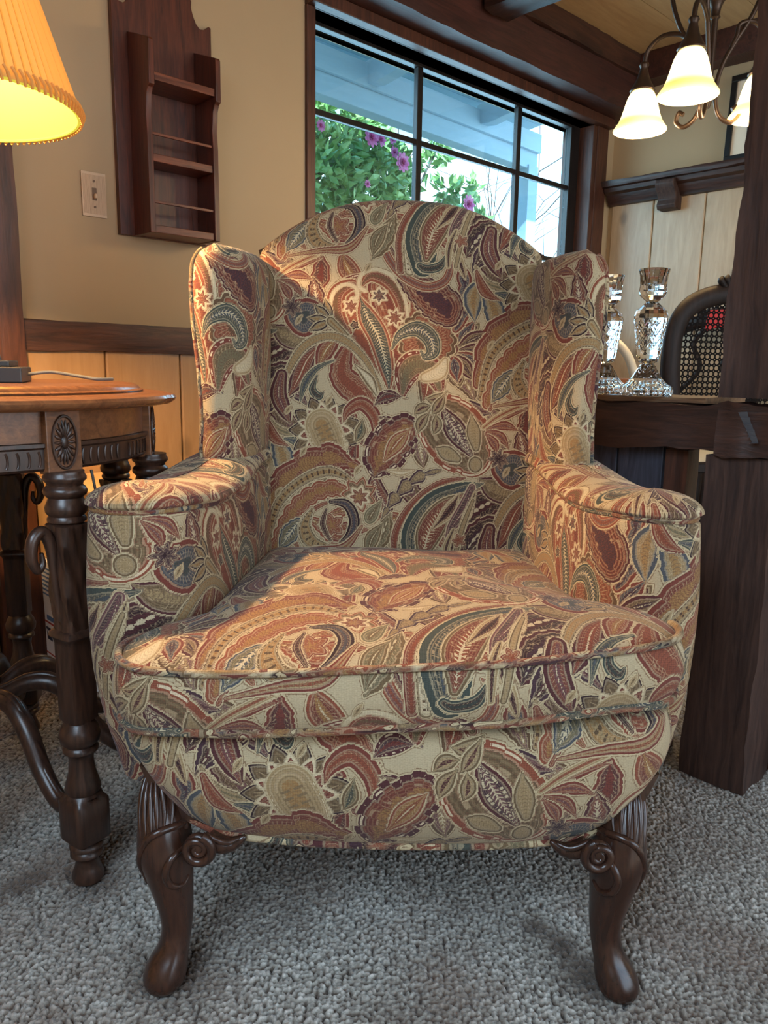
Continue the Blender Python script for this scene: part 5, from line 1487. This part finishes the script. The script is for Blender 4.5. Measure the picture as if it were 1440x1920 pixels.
lf = fo_.build('foliage', M['leaf'], cam_, O, smooth=False, recalc=False); lf['kind'] = 'stuff'
def blossom(px, py, off, rad):
    c = on_plane(px, py, off)
    b = MB()
    for ring, (nn, rr_, tilt_) in enumerate(((9, 1., .15), (8, .72, .5), (6, .45, .9), (4, .22, 1.3))):
        for k in range(nn):
            a = 2*PI*k/nn+ring*.4
            o_ = np.array([math.cos(a), 0, math.sin(a)]); t_ = np.array([-math.sin(a), 0, math.cos(a)]); f = np.array([0, -1., 0])
            tip = c+rad*(o_*rr_*math.cos(tilt_*.5)+f*(.25+.4*tilt_*.5)); mid = c+rad*(o_*rr_*.55+f*(.2+.3*tilt_*.5))
            b.add([c+f*rad*.1, mid+t_*rad*.30, tip+t_*rad*.14, tip-t_*rad*.14, mid-t_*rad*.30], [(0, 1, 2, 3, 4)])
    return b.build('blossom', M['petal'], cam_, O, smooth=False, recalc=False)
for (px, py, off, rad) in ((694, 258, 1.25, .052), (712, 262, 1.3, .04), (752, 305, 1.3, .056), (738, 285, 1.35, .035), (876, 383, 1.35, .058), (600, 236, 1.2, .03), (688, 345, 1.2, .022), (735, 262, 1.35, .03)):
    blossom(px, py, off, rad)
# leafless twigs and the hedge far right
bs_ = thing('bare_shrub', 'leafless twiggy shrub in the bright yard behind the right panes', 'shrub', rw(5.2, 3.0, -.02), ROT_ROOM)
O = (5.2, 3.0, -.02); b = MB()
r3 = np.random.default_rng(9)
for k in range(26):
    p = np.array([5.2+r3.normal(0, .25), 3.0+r3.normal(0, .15), -.02]); pts = [p]; d = np.array([r3.normal(0, .35), r3.normal(0, .15), 1.])
    for j in range(9):
        d = d+r3.normal(0, .22, 3); d[2] = abs(d[2])*.6+.35; d /= np.linalg.norm(d); p = p+d*.34; pts.append(p)
        if j > 3 and r3.random() < .7:
            e_ = r3.normal(0, 1, 3); e_[2] = abs(e_[2])*.5; e_ /= np.linalg.norm(e_)
            b.tube([p, p+e_*.2+d*.1, p+e_*.42+d*.15], [.005, .004, .002], 4)
    b.tube(pts, np.linspace(.014, .003, len(pts)), 5)
b.build('branches', M['bark'], bs_, O)
hd = thing('garden_hedge', 'bluish clipped hedge low in the yard behind the right panes', 'hedge', rw(9.0, 5.2, -.02), ROT_ROOM)
O = (9.0, 5.2, -.02); b = MB()
for k in range(2600):
    p = np.array([r3.uniform(6.2, 12.), 5.2+r3.uniform(-.25, .25), r3.uniform(0, 1.92+.06*math.sin(k))])
    leaf(b, p, r3.normal(0, 1, 3), r3.normal(0, 1, 3), r3.uniform(.07, .13), .03)
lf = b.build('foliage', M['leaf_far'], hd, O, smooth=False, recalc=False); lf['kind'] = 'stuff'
b = MB()
for x in np.arange(6.3, 12, .5): b.tube([(x, 5.2, -.02), (x+.05, 5.2, .9), (x, 5.22, 1.7)], [.02, .015, .006], 6)
b.build('stems', M['bark'], hd, O)

# ------------------------------------------------------------------ light
def lamp_(kind, name, loc, energy, col, **k):
    d = bpy.data.lights.new(name, kind); d.energy = energy; d.color = col
    for kk, v in k.items(): setattr(d, kk, v)
    o = bpy.data.objects.new(name, d); COL.objects.link(o); o.location = loc
    return o
def aim(o, target):
    o.rotation_euler = (Vector(target)-o.location).to_track_quat('-Z', 'Y').to_euler()
lamp_('POINT', 'lamp_bulb_light', (LC[0], LC[1], 1.275), 86., (1., .60, .27), shadow_soft_size=.03)
for (ax, ay) in arms_xy:
    lamp_('POINT', 'chandelier_bulb_light', (CC[0]+ax, CC[1]+ay, ZB_-.03), 7., (1., .74, .42), shadow_soft_size=.05)
# daylight through the opening in the wall behind the camera, and in through the window
o = lamp_('AREA', 'daylight_opening', rw(.75, -4.35, 1.30), 18., (.66, .82, 1.), shape='RECTANGLE', size=3.2, size_y=1.55); aim(o, rw(.75, 0, .7))
o = lamp_('AREA', 'left_fill_daylight', (-.62, -.50, 1.45), 22., (.60, .80, 1.), shape='RECTANGLE', size=1.0, size_y=.9, spread=math.radians(120)); aim(o, (.02, 1.1, .0))  # unseen area lamp added near the camera for cool light from the left
o = lamp_('AREA', 'window_daylight', rw(1.9, .45, 1.55), 26., (.70, .87, 1.), shape='RECTANGLE', size=1.6, size_y=.9); aim(o, rw(1.5, -1.6, .7))
s = lamp_('SUN', 'sun', (0, 0, 6), 15.0, (1., .96, .90), angle=.01)
sd = NIN*.72+U*.25+np.array([0, 0, -.62]); s.rotation_euler = Vector(sd).to_track_quat('-Z', 'Y').to_euler()

w = bpy.data.worlds.new('sky'); SC.world = w; w.use_nodes = True
nt = w.node_tree; nt.nodes.clear()
tc = nt.nodes.new('ShaderNodeTexCoord'); sx_ = nt.nodes.new('ShaderNodeSeparateXYZ'); nt.links.new(tc.outputs['Generated'], sx_.inputs[0])
rp = nt.nodes.new('ShaderNodeValToRGB'); nt.links.new(sx_.outputs[2], rp.inputs[0])
rp.color_ramp.elements[0].position = 0.; rp.color_ramp.elements[0].color = (.90, .97, 1., 1)
rp.color_ramp.elements[1].position = .7; rp.color_ramp.elements[1].color = (.30, .62, 1., 1)
bg = nt.nodes.new('ShaderNodeBackground'); bg.inputs[1].default_value = 4.3; nt.links.new(rp.outputs[0], bg.inputs[0])
wo_ = nt.nodes.new('ShaderNodeOutputWorld'); nt.links.new(bg.outputs[0], wo_.inputs[0])

# ------------------------------------------------------------------ camera
cd = bpy.data.cameras.new('camera'); cam = bpy.data.objects.new('camera', cd); COL.objects.link(cam)
cd.sensor_fit = 'VERTICAL'; cd.sensor_height = 36.; cd.lens = FPX/1920*36.
cd.clip_start = .02; cd.clip_end = 100
cam.matrix_world = Matrix(((RIGHT[0], UP[0], -FWD[0], CAM[0]), (RIGHT[1], UP[1], -FWD[1], CAM[1]), (RIGHT[2], UP[2], -FWD[2], CAM[2]), (0, 0, 0, 1)))
SC.camera = cam
SC.view_settings.view_transform = 'Standard'
SC.view_settings.look = 'None'
SC.view_settings.exposure = 0.
SC.cycles.use_adaptive_sampling = True; SC.cycles.adaptive_threshold = .03; SC.cycles.adaptive_min_samples = 16; SC.cycles.max_bounces = 7; SC.cycles.transparent_max_bounces = 16; SC.cycles.transmission_bounces = 8
SC.cycles.sample_clamp_indirect = 6.
SC.cycles.use_denoising = True
